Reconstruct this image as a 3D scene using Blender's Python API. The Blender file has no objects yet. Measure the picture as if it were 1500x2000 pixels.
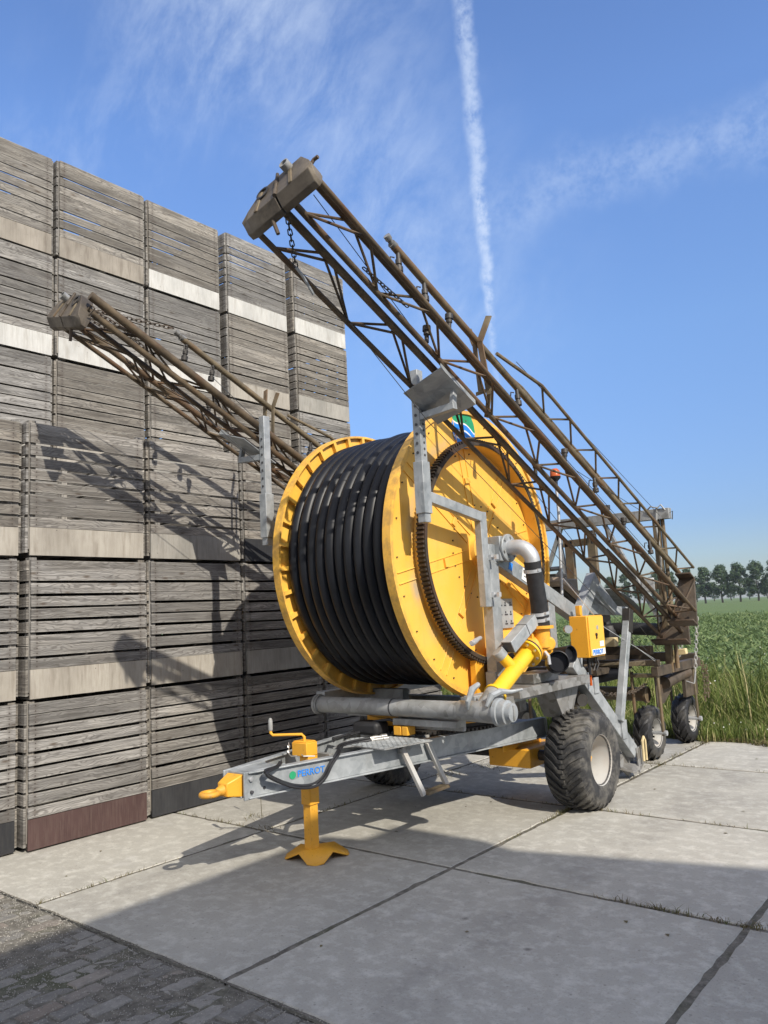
import bpy, math, random
import numpy as np
from mathutils import Vector, Matrix
R = math.radians
rng = random.Random(7)
sc = bpy.context.scene

# ------------------------------------------------------------------ camera
F, CX, CY, H = 1510.0, 750.0, 1000.0, 1.8
RC = np.array([[0.76705, -0.12484, -0.62934], [0.63956, 0.06934, 0.76562], [-0.05189, -0.98975, 0.13298]])
def _orth(M):
    u, s, v = np.linalg.svd(M); return u @ v
RC = _orth(RC)
C0 = np.array([0, 0, H])
cam_d = bpy.data.cameras.new('camera'); cam = bpy.data.objects.new('camera', cam_d); sc.collection.objects.link(cam)
cam_d.sensor_fit = 'VERTICAL'; cam_d.sensor_height = 36; cam_d.lens = F / 2000 * 36
cam_d.clip_start = 0.05; cam_d.clip_end = 6000
m = Matrix(((RC[0, 0], -RC[0, 1], -RC[0, 2], 0), (RC[1, 0], -RC[1, 1], -RC[1, 2], 0), (RC[2, 0], -RC[2, 1], -RC[2, 2], H), (0, 0, 0, 1)))
cam.matrix_world = m
sc.camera = cam
def ray(px, py):
    d = RC @ np.array([px - CX, py - CY, F]); return d / np.linalg.norm(d)
def PX(px, py, x): d = ray(px, py); return C0 + d * (x / d[0])
def PY(px, py, y): d = ray(px, py); return C0 + d * (y / d[1])
def PZ(px, py, z=0.): d = ray(px, py); return C0 + d * ((z - H) / d[2])

# ------------------------------------------------------------------ light
SUN = np.array([1.22, -0.39, 1.0]); SUN = SUN / np.linalg.norm(SUN)
w = bpy.data.worlds.new('World'); sc.world = w; w.use_nodes = True
nt = w.node_tree; N = nt.nodes; L = nt.links
bg = N['Background']; bg.inputs[1].default_value = 0.15
sky = N.new('ShaderNodeTexSky'); sky.sky_type = 'NISHITA'; sky.sun_disc = False
sky.sun_elevation = math.asin(SUN[2]); sky.sun_rotation = math.atan2(SUN[0], SUN[1])
sky.altitude = 0; sky.air_density = 1.0; sky.dust_density = 0.35; sky.ozone_density = 3.0
tc = N.new('ShaderNodeTexCoord')
def wm(op, a, b=None, c=None):
    n = N.new('ShaderNodeMath'); n.operation = op
    for i, v in enumerate((a, b, c)):
        if v is None: continue
        if isinstance(v, (int, float)): n.inputs[i].default_value = v
        else: L.new(v, n.inputs[i])
    return n.outputs[0]
def wdot(vec):
    n = N.new('ShaderNodeVectorMath'); n.operation = 'DOT_PRODUCT'; L.new(tc.outputs['Generated'], n.inputs[0])
    n.inputs[1].default_value = tuple(vec); return n.outputs['Value']
def wnoise(scale, detail, rough=0.6, stretch=None, dist=0.0):
    n = N.new('ShaderNodeTexNoise'); n.inputs['Scale'].default_value = scale; n.inputs['Detail'].default_value = detail
    n.inputs['Roughness'].default_value = rough; n.inputs['Distortion'].default_value = dist
    if stretch:
        mp = N.new('ShaderNodeMapping'); mp.inputs['Rotation'].default_value = stretch[0]; mp.inputs['Scale'].default_value = stretch[1]
        L.new(tc.outputs['Generated'], mp.inputs[0]); L.new(mp.outputs[0], n.inputs[0])
    else: L.new(tc.outputs['Generated'], n.inputs[0])
    return n.outputs['Fac']
def wramp(v, a, b):
    n = N.new('ShaderNodeMapRange'); n.interpolation_type = 'SMOOTHSTEP'
    n.inputs[1].default_value = a; n.inputs[2].default_value = b; L.new(v, n.inputs[0]); return n.outputs[0]
def band(p, q, width, noise, amp, soft, taper=False):
    """a streak of cloud along the great circle through two directions"""
    a = ray(*p); b = ray(*q); nrm = np.cross(a, b); nrm /= np.linalg.norm(nrm)
    al = np.cross(nrm, a)
    d = wdot(nrm); d = wm('ADD', d, wm('MULTIPLY', wm('SUBTRACT', noise, 0.5), amp))
    d = wm('ABSOLUTE', d)
    if taper: d = wm('DIVIDE', d, wm('ADD', 0.42, wm('MULTIPLY', 0.75, wramp(wdot(a), math.cos(0.44), math.cos(0.0)))))
    return wm('SUBTRACT', 1.0, wramp(d, width * soft, width)), wdot(al)
nf = wnoise(34, 5, 0.65); nm = wnoise(7, 4, 0.6); nl = wnoise(2.6, 5, 0.6, None, 0.4)
t1, s1 = band((902, 0), (958, 620), 0.0118, nf, 0.016, 0.1, True)
t1b, _ = band((908, 150), (962, 640), 0.03, nf, 0.05, 0.1)
a0 = ray(902, 0); f1 = wramp(wdot(a0), math.cos(0.475), math.cos(0.30))
nff = wnoise(95, 4, 0.7); trail = wm('MULTIPLY', wm('MULTIPLY', t1, f1), wramp(wm('ADD', wm('MULTIPLY', nf, 0.55), wm('MULTIPLY', nff, 0.45)), 0.30, 0.60))
t2, _ = band((1000, 400), (1500, 235), 0.055, nm, 0.11, 0.0)
trail2 = wm('MULTIPLY', wm('MULTIPLY', t2, wramp(wm('ADD', wm('MULTIPLY', nf, 0.6), wm('MULTIPLY', nff, 0.4)), 0.30, 0.70)), wramp(wdot(ray(1600, 230)), math.cos(0.5), math.cos(0.15)))
t3, _ = band((560, 0), (800, 420), 0.20, nl, 0.30, 0.0)
wis = wnoise(9, 6, 0.68, ((0.4, 0.9, 0.35), (1.0, 2.6, 1.2)), 0.25)
cirrus = wm('MULTIPLY', wm('MULTIPLY', t3, wramp(wis, 0.24, 0.80)), wramp(wdot(ray(560, 180)), math.cos(0.5), math.cos(0.12)))
t4, _ = band((150, 300), (340, 60), 0.13, nl, 0.2, 0.0)
cirrus2 = wm('MULTIPLY', wm('MULTIPLY', t4, wramp(wis, 0.4, 0.8)), wramp(wdot(ray(300, 180)), math.cos(0.32), math.cos(0.05)))
cl = wm('MINIMUM', wm('ADD', wm('ADD', wm('MULTIPLY', trail, 0.46), wm('MULTIPLY', trail2, 0.24)),
        wm('ADD', wm('MULTIPLY', cirrus, 0.36), wm('MULTIPLY', cirrus2, 0.16))), 0.85)
hsv = N.new('ShaderNodeHueSaturation'); hsv.inputs['Hue'].default_value = 0.508; hsv.inputs['Saturation'].default_value = 1.15
hsv.inputs['Value'].default_value = 1.0; L.new(sky.outputs[0], hsv.inputs['Color'])
grad = N.new('ShaderNodeValToRGB'); L.new(wdot((0, 0, 1)), grad.inputs[0]); cr = grad.color_ramp   # thicker, duller air low over the fields
cr.elements[0].position = 0.0; cr.elements[0].color = (0.33, 0.35, 0.43, 1); cr.elements[1].position = 0.75; cr.elements[1].color = (1.22, 1.10, 1.06, 1)
for p_, c_ in ((0.1, (0.44, 0.46, 0.56)), (0.33, (0.98, 0.92, 0.88)), (0.55, (1.28, 1.17, 1.11))): e_ = cr.elements.new(p_); e_.color = (*c_, 1)
mul = N.new('ShaderNodeMix'); mul.data_type = 'RGBA'; mul.blend_type = 'MULTIPLY'; mul.inputs[0].default_value = 1.0; L.new(hsv.outputs[0], mul.inputs[6]); L.new(grad.outputs[0], mul.inputs[7])
# unseen bright cloud added behind the viewer as fill light for the shade
fill_veil = wm('MULTIPLY', wm('SUBTRACT', 1.0, wramp(wdot((-0.629, 0.766, 0.0)), -0.25, 0.45)), wramp(nl, 0.25, 0.62))
vmix = N.new('ShaderNodeMix'); vmix.data_type = 'RGBA'; L.new(wm('MULTIPLY', fill_veil, 0.85), vmix.inputs[0]); L.new(mul.outputs[2], vmix.inputs[6]); vmix.inputs[7].default_value = (5.6, 5.35, 5.0, 1)
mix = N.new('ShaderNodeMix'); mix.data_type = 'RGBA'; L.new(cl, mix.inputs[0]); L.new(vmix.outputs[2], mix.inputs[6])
mix.inputs[7].default_value = (3.6, 4.1, 4.9, 1)
L.new(mix.outputs[2], bg.inputs[0])
sl = bpy.data.lights.new('sun', 'SUN'); sl.energy = 3.4; sl.angle = R(0.53); sl.color = (1.0, 0.93, 0.82)
so = bpy.data.objects.new('sun', sl); sc.collection.objects.link(so); so.location = (8, -4, 12)
so.rotation_euler = Vector(tuple(-SUN)).to_track_quat('-Z', 'Y').to_euler()
sc.view_settings.view_transform = 'Standard'; sc.view_settings.look = 'None'; sc.view_settings.exposure = 0.6; sc.view_settings.gamma = 1

# ------------------------------------------------------------------ materials
class NT:
    def __init__(s, name):
        s.m = bpy.data.materials.new(name); s.m.use_nodes = True; s.t = s.m.node_tree; s.b = s.t.nodes['Principled BSDF']
        s.co = s.n('ShaderNodeTexCoord').outputs['Object']; s._oi = None
    def n(s, k): return s.t.nodes.new(k)
    def l(s, a, b): s.t.links.new(a, b)
    def set(s, sock, v):
        if hasattr(v, 'links') or isinstance(v, bpy.types.NodeSocket): s.l(v, sock)
        else: sock.default_value = v
    def math(s, op, a, b=None, clamp=False):
        n = s.n('ShaderNodeMath'); n.operation = op; n.use_clamp = clamp; s.set(n.inputs[0], a)
        if b is not None: s.set(n.inputs[1], b)
        return n.outputs[0]
    def noise(s, scale, detail=4, rough=0.55, vec=None, dist=0.0, w=None):
        n = s.n('ShaderNodeTexNoise'); n.inputs['Scale'].default_value = scale; n.inputs['Detail'].default_value = detail
        n.inputs['Roughness'].default_value = rough; n.inputs['Distortion'].default_value = dist
        if w is not None: n.noise_dimensions = '4D'; s.set(n.inputs['W'], w)
        s.l(vec or s.co, n.inputs['Vector']); return n.outputs['Fac']
    def vor(s, scale, feature='F1', out='Distance', vec=None):
        n = s.n('ShaderNodeTexVoronoi'); n.inputs['Scale'].default_value = scale; n.feature = feature; s.l(vec or s.co, n.inputs['Vector']); return n.outputs[out]
    def map(s, scale=(1, 1, 1), loc=None, rot=(0, 0, 0), vec=None):
        n = s.n('ShaderNodeMapping'); n.inputs['Scale'].default_value = scale; n.inputs['Rotation'].default_value = rot
        if loc is not None: s.set(n.inputs['Location'], loc)
        s.l(vec or s.co, n.inputs[0]); return n.outputs[0]
    def ramp(s, v, a, b, lo=0.0, hi=1.0):
        n = s.n('ShaderNodeMapRange'); n.inputs[1].default_value = a; n.inputs[2].default_value = b
        n.inputs[3].default_value = lo; n.inputs[4].default_value = hi; s.l(v, n.inputs[0]); return n.outputs[0]
    def mix(s, f, a, b, mode='MIX'):
        n = s.n('ShaderNodeMix'); n.data_type = 'RGBA'; n.blend_type = mode
        s.set(n.inputs[0], f)
        for i, v in ((6, a), (7, b)): s.set(n.inputs[i], v if not isinstance(v, tuple) else (*v[:3], 1))
        return n.outputs[2]
    def attr(s, name):
        n = s.n('ShaderNodeAttribute'); n.attribute_name = name; return n.outputs['Fac']
    def orand(s):
        if s._oi is None: s._oi = s.n('ShaderNodeObjectInfo')
        return s._oi.outputs['Random']
    def bump(s, h, strength=0.3, dist=0.01):
        n = s.n('ShaderNodeBump'); n.inputs['Strength'].default_value = strength; n.inputs['Distance'].default_value = dist
        s.l(h, n.inputs['Height']); s.l(n.outputs[0], s.b.inputs['Normal'])
    def fin(s, col, rough=0.6, metal=0.0, spec=0.5):
        s.set(s.b.inputs['Base Color'], (*col[:3], 1) if isinstance(col, tuple) else col)
        s.set(s.b.inputs['Roughness'], rough); s.set(s.b.inputs['Metallic'], metal); s.b.inputs['Specular IOR Level'].default_value = spec
        return s.m

CW_ = 1.13
def mat_wood(name, along):
    t = NT(name); sl_ = t.attr('slat'); rnd = t.orand()
    ofs = t.n('ShaderNodeCombineXYZ'); k = t.math('ADD', t.math('MULTIPLY', sl_, 37.0), t.math('MULTIPLY', rnd, 91.0))
    for i in range(3): t.l(k, ofs.inputs[i])
    s1 = {'y': (2, 1.0, 18), 'x': (1.0, 2, 18), 'z': (26, 26, 1.1)}[along]
    s2 = {'y': (2, 5, 130), 'x': (5, 2, 130), 'z': (130, 130, 5)}[along]
    v1 = t.map(s1, ofs.outputs[0]); v2 = t.map(s2, ofs.outputs[0])
    g1 = t.noise(1.0, 6, 0.62, v1, 2.2); g2 = t.noise(1.0, 3, 0.6, v2, 0.4)
    kn = t.vor(1.0, vec=t.map({'y': (3, 3.2, 9), 'x': (3.2, 3, 9), 'z': (9, 9, 3)}[along], ofs.outputs[0]))
    knot = t.ramp(kn, 0.05, 0.16, 1.0, 0.0)
    blotch = t.noise(2.2, 4, 0.6, t.map((1, 1, 1), ofs.outputs[0]))
    per = t.noise(1.0, 0, 0.5, t.map((0, 0, 0), ofs.outputs[0]))
    grey = t.mix(t.ramp(g1, 0.3, 0.72), (0.10, 0.096, 0.092), (0.375, 0.362, 0.34))
    brown = t.mix(t.ramp(g1, 0.3, 0.72), (0.105, 0.094, 0.08), (0.36, 0.33, 0.285))
    c = t.mix(t.ramp(t.math('ADD', t.math('MULTIPLY', blotch, 0.5), t.math('MULTIPLY', t.orand(), 0.5)), 0.35, 0.72), grey, brown)
    c = t.mix(t.ramp(g2, 0.4, 0.8, 0.0, 0.35), c, (0.09, 0.08, 0.07))
    c = t.mix(t.math('MULTIPLY', knot, 0.8), c, (0.07, 0.05, 0.035))
    br = t.ramp(t.math('FRACT', t.math('MULTIPLY', k, 0.37)), 0, 1, 0.66, 1.34)
    hs = t.n('ShaderNodeHueSaturation'); t.l(br, hs.inputs['Value']); t.l(c, hs.inputs['Color'])
    c = t.mix(t.ramp(t.noise(0.9, 4, 0.7, t.map((1, 1, 1), ofs.outputs[0])), 0.56, 0.75, 0, 0.6), hs.outputs[0], (0.06, 0.052, 0.045))
    if along != 'z':
        sp = t.n('ShaderNodeSeparateXYZ'); t.l(t.co, sp.inputs[0]); ln = sp.outputs['Y' if along == 'y' else 'X']; sz = t.attr('sz')
        # flat-sawn growth rings seen along the plank
        q = t.math('ADD', t.math('MULTIPLY', sz, 2.2), t.math('MULTIPLY', t.noise(1.0, 3, 0.5, t.map((2, 2.2, 7) if along == 'y' else (2.2, 2, 7), ofs.outputs[0])), 13.0))
        ring = t.ramp(t.math('SINE', t.math('MULTIPLY', q, 6.3)), 0.1, 1.0, 0, 0.6); c = t.mix(ring, c, (0.085, 0.078, 0.072))
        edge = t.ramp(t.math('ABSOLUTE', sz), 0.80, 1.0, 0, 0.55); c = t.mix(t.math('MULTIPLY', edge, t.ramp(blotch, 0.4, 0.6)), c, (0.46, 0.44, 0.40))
        dy = t.math('SUBTRACT', t.math('ABSOLUTE', ln), (CW_ if along == 'y' else 1.52) / 2 - 0.055); dv = t.math('MULTIPLY', t.math('SUBTRACT', t.math('ABSOLUTE', sz), 0.5), 0.044)
        nail = t.ramp(t.math('SQRT', t.math('ADD', t.math('MULTIPLY', dy, dy), t.math('MULTIPLY', dv, dv))), 0.005, 0.0075, 0.85, 0); c = t.mix(nail, c, (0.035, 0.028, 0.024))
        rr = t.ramp(t.math('ADD', t.math('ABSOLUTE', dy), t.math('MULTIPLY', g1, 0.03)), 0.012, 0.05, 0.4, 0); c = t.mix(rr, c, (0.10, 0.085, 0.075))
    t.bump(t.math('ADD', g1, t.math('MULTIPLY', g2, 0.7)), 0.5, 0.004)
    return t.fin(c, 0.85, 0, 0.2)
def mat_panel(name, lo, hi, stain, amount=0.6):
    t = NT(name); rnd = t.orand(); o = t.n('ShaderNodeCombineXYZ'); k = t.math('MULTIPLY', rnd, 77.0)
    for i in range(3): t.l(k, o.inputs[i])
    a = t.noise(3.2, 5, 0.65, t.map((1, 1, 0.5), o.outputs[0])); g = t.noise(1.0, 4, 0.6, t.map((2, 60, 5), o.outputs[0])); d = t.noise(1.0, 4, 0.6, t.map((1.5, 14, 2.2), o.outputs[0]))
    c = t.mix(t.ramp(a, 0.35, 0.68), lo, hi); c = t.mix(t.ramp(g, 0.45, 0.8, 0, 0.35), c, stain)
    c = t.mix(t.ramp(d, 0.52, 0.78, 0, amount), c, stain)
    dots = t.ramp(t.vor(9.0, vec=t.map((0.3, 1, 1), o.outputs[0])), 0.03, 0.06, 0.7, 0)
    c = t.mix(dots, c, (0.04, 0.03, 0.025))
    t.bump(g, 0.2, 0.003); return t.fin(c, 0.75, 0, 0.3)
def mat_galv(name, base=(0.37, 0.39, 0.40), dark=(0.20, 0.22, 0.23), metal=0.25, dirt=0.35):
    t = NT(name); v = t.vor(16, 'F1', 'Color'); hs = t.n('ShaderNodeSeparateColor'); t.l(v, hs.inputs[0])
    a = t.noise(3.5, 5, 0.65); b = t.noise(14, 4, 0.6)
    c = t.mix(t.ramp(a, 0.35, 0.65), dark, base); c = t.mix(t.ramp(hs.outputs[0], 0, 1, 0, 0.28), c, (0.60, 0.62, 0.63))
    st = t.noise(1.0, 4, 0.7, t.map((9, 9, 1.2)))
    c = t.mix(t.ramp(st, 0.55, 0.82, 0, dirt), c, (0.20, 0.185, 0.16)); c = t.mix(t.ramp(b, 0.66, 0.8, 0, 0.35), c, (0.55, 0.55, 0.53))
    t.bump(b, 0.08, 0.003); return t.fin(c, t.ramp(a, 0.3, 0.7, 0.42, 0.62), metal, 0.5)
def mat_paint(name, col, dark, rust=0.25, rough=0.42):
    t = NT(name); a = t.noise(2.2, 5, 0.6); b = t.noise(22, 5, 0.7); st = t.noise(1.0, 4, 0.65, t.map((6, 6, 0.9)))
    c = t.mix(t.ramp(a, 0.3, 0.7, 0, 0.5), col, dark); c = t.mix(t.ramp(st, 0.55, 0.8, 0, 0.35), c, tuple(x * 0.6 for x in dark))
    c = t.mix(t.ramp(b, 0.70, 0.76, 0, rust), c, (0.13, 0.05, 0.02))
    spots = t.ramp(t.vor(7.0), 0.02, 0.035, 0.8 * min(1, rust * 3), 0); c = t.mix(spots, c, (0.10, 0.045, 0.02)); c = t.mix(t.ramp(t.noise(7, 6, 0.75), 0.58, 0.70, 0, 0.35 + rust * 0.5), c, (0.30, 0.19, 0.08)); c = t.mix(t.ramp(t.noise(38, 4, 0.7), 0.63, 0.70, 0, rust * 1.4), c, (0.16, 0.07, 0.025))
    t.bump(t.noise(5, 3), 0.06, 0.01); return t.fin(c, t.ramp(a, 0.3, 0.7, rough - 0.06, rough + 0.14), 0, 0.5)
def mat_reel(name):
    t = NT(name); a = t.noise(2.0, 5, 0.6); st = t.noise(1.0, 5, 0.65, t.map((5, 7, 0.7))); b = t.noise(20, 5, 0.7)
    c = t.mix(t.ramp(a, 0.3, 0.7), (0.84, 0.455, 0.06), (0.88, 0.51, 0.085)); c = t.mix(t.ramp(st, 0.52, 0.78, 0, 0.5), c, (0.62, 0.33, 0.045)); c = t.mix(t.ramp(t.noise(1.3, 5, 0.7), 0.5, 0.75, 0, 0.3), c, (0.74, 0.52, 0.22))
    sp = t.n('ShaderNodeSeparateXYZ'); t.l(t.co, sp.inputs[0]); dz = t.math('SUBTRACT', sp.outputs['Z'], 2.335); r_ = t.math('SQRT', t.math('ADD', t.math('MULTIPLY', dz, dz), t.math('MULTIPLY', sp.outputs['Y'], sp.outputs['Y'])))
    g = t.math('MULTIPLY', t.ramp(t.math('ABSOLUTE', t.math('SUBTRACT', r_, 1.025)), 0.01, 0.085, 1, 0), t.ramp(t.noise(2.1, 4, 0.6), 0.40, 0.62)); c = t.mix(t.math('MULTIPLY', g, 0.75), c, (0.40, 0.36, 0.29))
    c = t.mix(t.ramp(b, 0.69, 0.75, 0, 0.5), c, (0.20, 0.09, 0.03)); rim = t.math('MULTIPLY', t.ramp(r_, 1.22, 1.27), t.ramp(t.noise(9, 5, 0.7), 0.42, 0.62, 0, 0.7)); c = t.mix(rim, c, (0.42, 0.24, 0.07))
    t.bump(t.noise(4, 4), 0.10, 0.012); return t.fin(c, t.ramp(a, 0.3, 0.7, 0.38, 0.6), 0, 0.5)
def mat_rusty(name, base, hi, rust):
    t = NT(name); a = t.noise(5, 5, 0.65); b = t.noise(30, 4, 0.65); c = t.mix(t.ramp(a, 0.35, 0.65), base, hi)
    c = t.mix(t.ramp(t.noise(2.6, 5, 0.7), 0.48, 0.68, 0, 0.8), c, rust); c = t.mix(t.ramp(b, 0.6, 0.8, 0, 0.5), c, (0.05, 0.032, 0.02))
    t.bump(b, 0.2, 0.003); return t.fin(c, 0.62, 0.15, 0.4)
def mat_plain(name, col, rough=0.5, metal=0.0, var=0.3, scale=8, dirt=None):
    t = NT(name); a = t.noise(scale, 5, 0.6); c = t.mix(t.ramp(a, 0.3, 0.7), tuple(x * (1 - var) for x in col), tuple(min(1, x * (1 + var)) for x in col))
    if dirt: c = t.mix(t.ramp(t.noise(scale * 0.5, 6, 0.7), 0.46, 0.72, 0, dirt[1]), c, dirt[0])
    t.bump(a, 0.1, 0.003); return t.fin(c, rough, metal, 0.5)
def mat_leaf(name, c1, c2, c3, transl=0.25):
    t = NT(name); f = t.attr('slat'); n = t.noise(0.8, 3)
    c = t.mix(t.ramp(f, 0.0, 0.7), c1, c2); c = t.mix(t.ramp(f, 0.72, 1.0), c, c3); c = t.mix(t.ramp(n, 0.35, 0.7, 0, 0.4), c, tuple(x * 0.6 for x in c1))
    t.fin(c, 0.6, 0, 0.3); tr = t.n('ShaderNodeBsdfTranslucent'); t.l(c, tr.inputs[0]); ms = t.n('ShaderNodeMixShader'); ms.inputs[0].default_value = transl
    t.l(t.b.outputs[0], ms.inputs[1]); t.l(tr.outputs[0], ms.inputs[2]); out = t.t.nodes['Material Output']; t.l(ms.outputs[0], out.inputs[0]); return t.m
def mat_concrete():
    t = NT('concrete'); f = t.attr('slat'); a = t.noise(1.1, 6, 0.65); b = t.noise(9, 6, 0.7); c_ = t.noise(70, 3, 0.7); s_ = t.noise(1.0, 5, 0.65, t.map((1.2, 5, 1), rot=(0, 0, 0.5)))
    c = t.mix(t.ramp(a, 0.3, 0.7), (0.335, 0.32, 0.28), (0.43, 0.412, 0.36))
    c = t.mix(t.ramp(b, 0.48, 0.66, 0, 0.7), c, (0.56, 0.545, 0.485)); c = t.mix(t.ramp(s_, 0.57, 0.8, 0, 0.35), c, (0.24, 0.228, 0.20))
    c = t.mix(t.ramp(c_, 0.55, 0.72, 0, 0.4), c, (0.14, 0.13, 0.115))
    patch = t.ramp(t.noise(2.3, 4, 0.6, t.map((1, 1, 1), (4.1, 2.3, 0))), 0.62, 0.70, 0, 0.4); c = t.mix(patch, c, (0.50, 0.485, 0.45))
    sp = t.n('ShaderNodeSeparateXYZ'); t.l(t.co, sp.inputs[0])
    for cx_ in (-5.05, -2.55): c = t.mix(t.math('MULTIPLY', t.ramp(t.math('ABSOLUTE', t.math('SUBTRACT', t.math('ADD', sp.outputs['X'], t.math('MULTIPLY', t.noise(0.5, 2), 0.5)), cx_ + .25)), 0.10, 0.24, 1, 0), t.ramp(t.noise(3.5, 5, 0.7), 0.42, 0.65, 0, 0.4)), c, (0.17, 0.16, 0.145))
    pit = t.ramp(t.vor(11, vec=t.map((1, 1, 0.01))), 0.05, 0.10, 0.5, 0); c = t.mix(pit, c, (0.15, 0.14, 0.125))
    ol = t.ramp(t.vor(1.7, vec=t.map((1, 1, 0.01), (0.3, 0.6, 0))), 0.015, 0.05, 0.75, 0); c = t.mix(ol, c, (0.09, 0.08, 0.07))
    hs = t.n('ShaderNodeHueSaturation'); t.l(t.ramp(f, 0, 1, 0.88, 1.08), hs.inputs['Value']); t.l(c, hs.inputs['Color'])
    t.bump(t.math('ADD', t.math('MULTIPLY', b, 0.6), c_), 0.25, 0.006); return t.fin(hs.outputs[0], 0.8, 0, 0.3)
def mat_cobble():
    t = NT('paving_brick'); f = t.attr('slat'); a = t.noise(11, 5, 0.7); b = t.noise(60, 4, 0.75)
    c = t.mix(t.ramp(f, 0, 1), (0.18, 0.172, 0.155), (0.29, 0.275, 0.245)); c = t.mix(t.ramp(t.math('FRACT', t.math('MULTIPLY', f, 7.0)), 0.85, 1.0, 0, 0.4), c, (0.22, 0.15, 0.10))
    c = t.mix(t.ramp(a, 0.45, 0.7, 0, 0.5), c, (0.085, 0.08, 0.07)); c = t.mix(t.ramp(b, 0.56, 0.7, 0, 0.75), c, (0.42, 0.40, 0.36))
    t.bump(t.math('ADD', b, a), 0.6, 0.01); return t.fin(c, 0.85, 0, 0.25)
def mat_ground():
    t = NT('soil'); a = t.noise(14, 6, 0.7); b = t.noise(2, 4); g = t.noise(60, 4, 0.75)
    c = t.mix(t.ramp(a, 0.35, 0.65), (0.085, 0.078, 0.066), (0.20, 0.185, 0.155)); c = t.mix(t.ramp(b, 0.5, 0.7, 0, 0.6), c, (0.06, 0.07, 0.03))
    c = t.mix(t.ramp(g, 0.6, 0.72, 0, 0.8), c, (0.36, 0.34, 0.30))
    t.bump(a, 0.6, 0.02); return t.fin(c, 0.9, 0, 0.2)
def mat_field():
    t = NT('field_green'); a = t.noise(0.06, 5, 0.6); b = t.noise(1.6, 6, 0.75); row = t.noise(1.0, 4, 0.6, t.map((0.004, 0.05, 1)))
    c = t.mix(t.ramp(b, 0.35, 0.65), (0.075, 0.125, 0.045), (0.16, 0.21, 0.08)); c = t.mix(t.ramp(a, 0.4, 0.65, 0, 0.5), c, (0.10, 0.14, 0.05))
    c = t.mix(t.ramp(row, 0.55, 0.7, 0, 0.5), c, (0.19, 0.19, 0.08)); t.bump(b, 0.7, 0.3); return t.fin(c, 0.85, 0, 0.15)

M = {}
M['wood_y'] = mat_wood('weathered_plank', 'y'); M['wood_x'] = mat_wood('weathered_side_plank', 'x'); M['wood_z'] = mat_wood('weathered_post', 'z')
M['p_beige'] = mat_panel('beige_board', (0.30, 0.275, 0.235), (0.43, 0.40, 0.345), (0.17, 0.14, 0.11), 0.75)
M['p_tan'] = mat_panel('tan_board', (0.235, 0.21, 0.175), (0.35, 0.315, 0.265), (0.13, 0.105, 0.08), 0.75)
M['p_white'] = mat_panel('pale_board', (0.44, 0.435, 0.41), (0.60, 0.59, 0.555), (0.26, 0.225, 0.18), 0.5)
M['p_grey'] = mat_panel('grey_board', (0.25, 0.24, 0.215), (0.37, 0.35, 0.31), (0.13, 0.11, 0.09))
M['p_black'] = mat_panel('black_faced_board', (0.020, 0.021, 0.024), (0.04, 0.041, 0.044), (0.07, 0.065, 0.06), 0.3)
M['p_maroon'] = mat_panel('maroon_faced_board', (0.058, 0.033, 0.031), (0.085, 0.05, 0.046), (0.16, 0.12, 0.10), 0.3)
M['galv'] = mat_galv('galvanised_steel'); M['galv_d'] = mat_galv('dull_galvanised_steel', (0.31, 0.31, 0.295), (0.18, 0.18, 0.17), 0.2, 0.6)
M['galv_dd'] = mat_galv('dirty_steel', (0.17, 0.16, 0.145), (0.09, 0.085, 0.075), 0.1, 0.6)
M['galv_b'] = mat_galv('bright_aluminium', (0.62, 0.63, 0.64), (0.45, 0.46, 0.47), 0.55, 0.15)
M['yellow'] = mat_paint('yellow_paint', (0.86, 0.475, 0.065), (0.82, 0.43, 0.05), 0.10)
M['yellow_reel'] = mat_reel('weathered_reel_paint'); M['yellow2'] = mat_paint('worn_yellow_paint', (0.80, 0.40, 0.035), (0.70, 0.33, 0.028), 0.4)
M['yellow_worn'] = mat_paint('rust_worn_yellow', (0.70, 0.34, 0.03), (0.50, 0.23, 0.03), 0.95, 0.55)
M['lemon'] = mat_paint('lemon_paint', (0.82, 0.50, 0.025), (0.76, 0.43, 0.02), 0.15, 0.35)
M['rust'] = mat_rusty('rusty_brown_steel', (0.06, 0.045, 0.03), (0.155, 0.115, 0.07), (0.15, 0.075, 0.036))
M['rust_o'] = mat_rusty('olive_brown_pipe', (0.10, 0.08, 0.05), (0.22, 0.175, 0.11), (0.16, 0.085, 0.04))
M['rust_h'] = mat_rusty('weathered_cast_steel', (0.07, 0.058, 0.045), (0.15, 0.125, 0.095), (0.24, 0.205, 0.155))
M['rust_d'] = mat_rusty('dark_brown_steel', (0.05, 0.04, 0.03), (0.12, 0.095, 0.07), (0.10, 0.06, 0.035))
M['iron'] = mat_plain('dark_iron', (0.05, 0.046, 0.042), 0.55, 0.4)
M['gear'] = mat_rusty('greasy_gear_iron', (0.03, 0.024, 0.02), (0.075, 0.058, 0.042), (0.09, 0.045, 0.025))
M['hose'] = mat_plain('black_polyethylene', (0.0065, 0.0075, 0.0105), 0.42, 0, 0.5, 3, ((0.014, 0.0145, 0.017), 0.4))
M['hose'].node_tree.nodes['Principled BSDF'].inputs['Specular IOR Level'].default_value = 0.32
M['rubber'] = mat_plain('black_rubber', (0.018, 0.018, 0.02), 0.55, 0, 0.4, 20)
M['tyre'] = mat_plain('dusty_tyre', (0.028, 0.028, 0.029), 0.72, 0, 0.4, 9, ((0.21, 0.195, 0.165), 0.85))
M['tyre2'] = mat_plain('muddy_tyre', (0.02, 0.02, 0.022), 0.55, 0, 0.4, 6, ((0.13, 0.12, 0.10), 0.7))
M['rim'] = mat_plain('grey_white_rim', (0.46, 0.455, 0.43), 0.40, 0, 0.12, 5, ((0.30, 0.20, 0.12), 0.45))
M['cable'] = mat_plain('black_cable', (0.02, 0.02, 0.022), 0.4)
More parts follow.
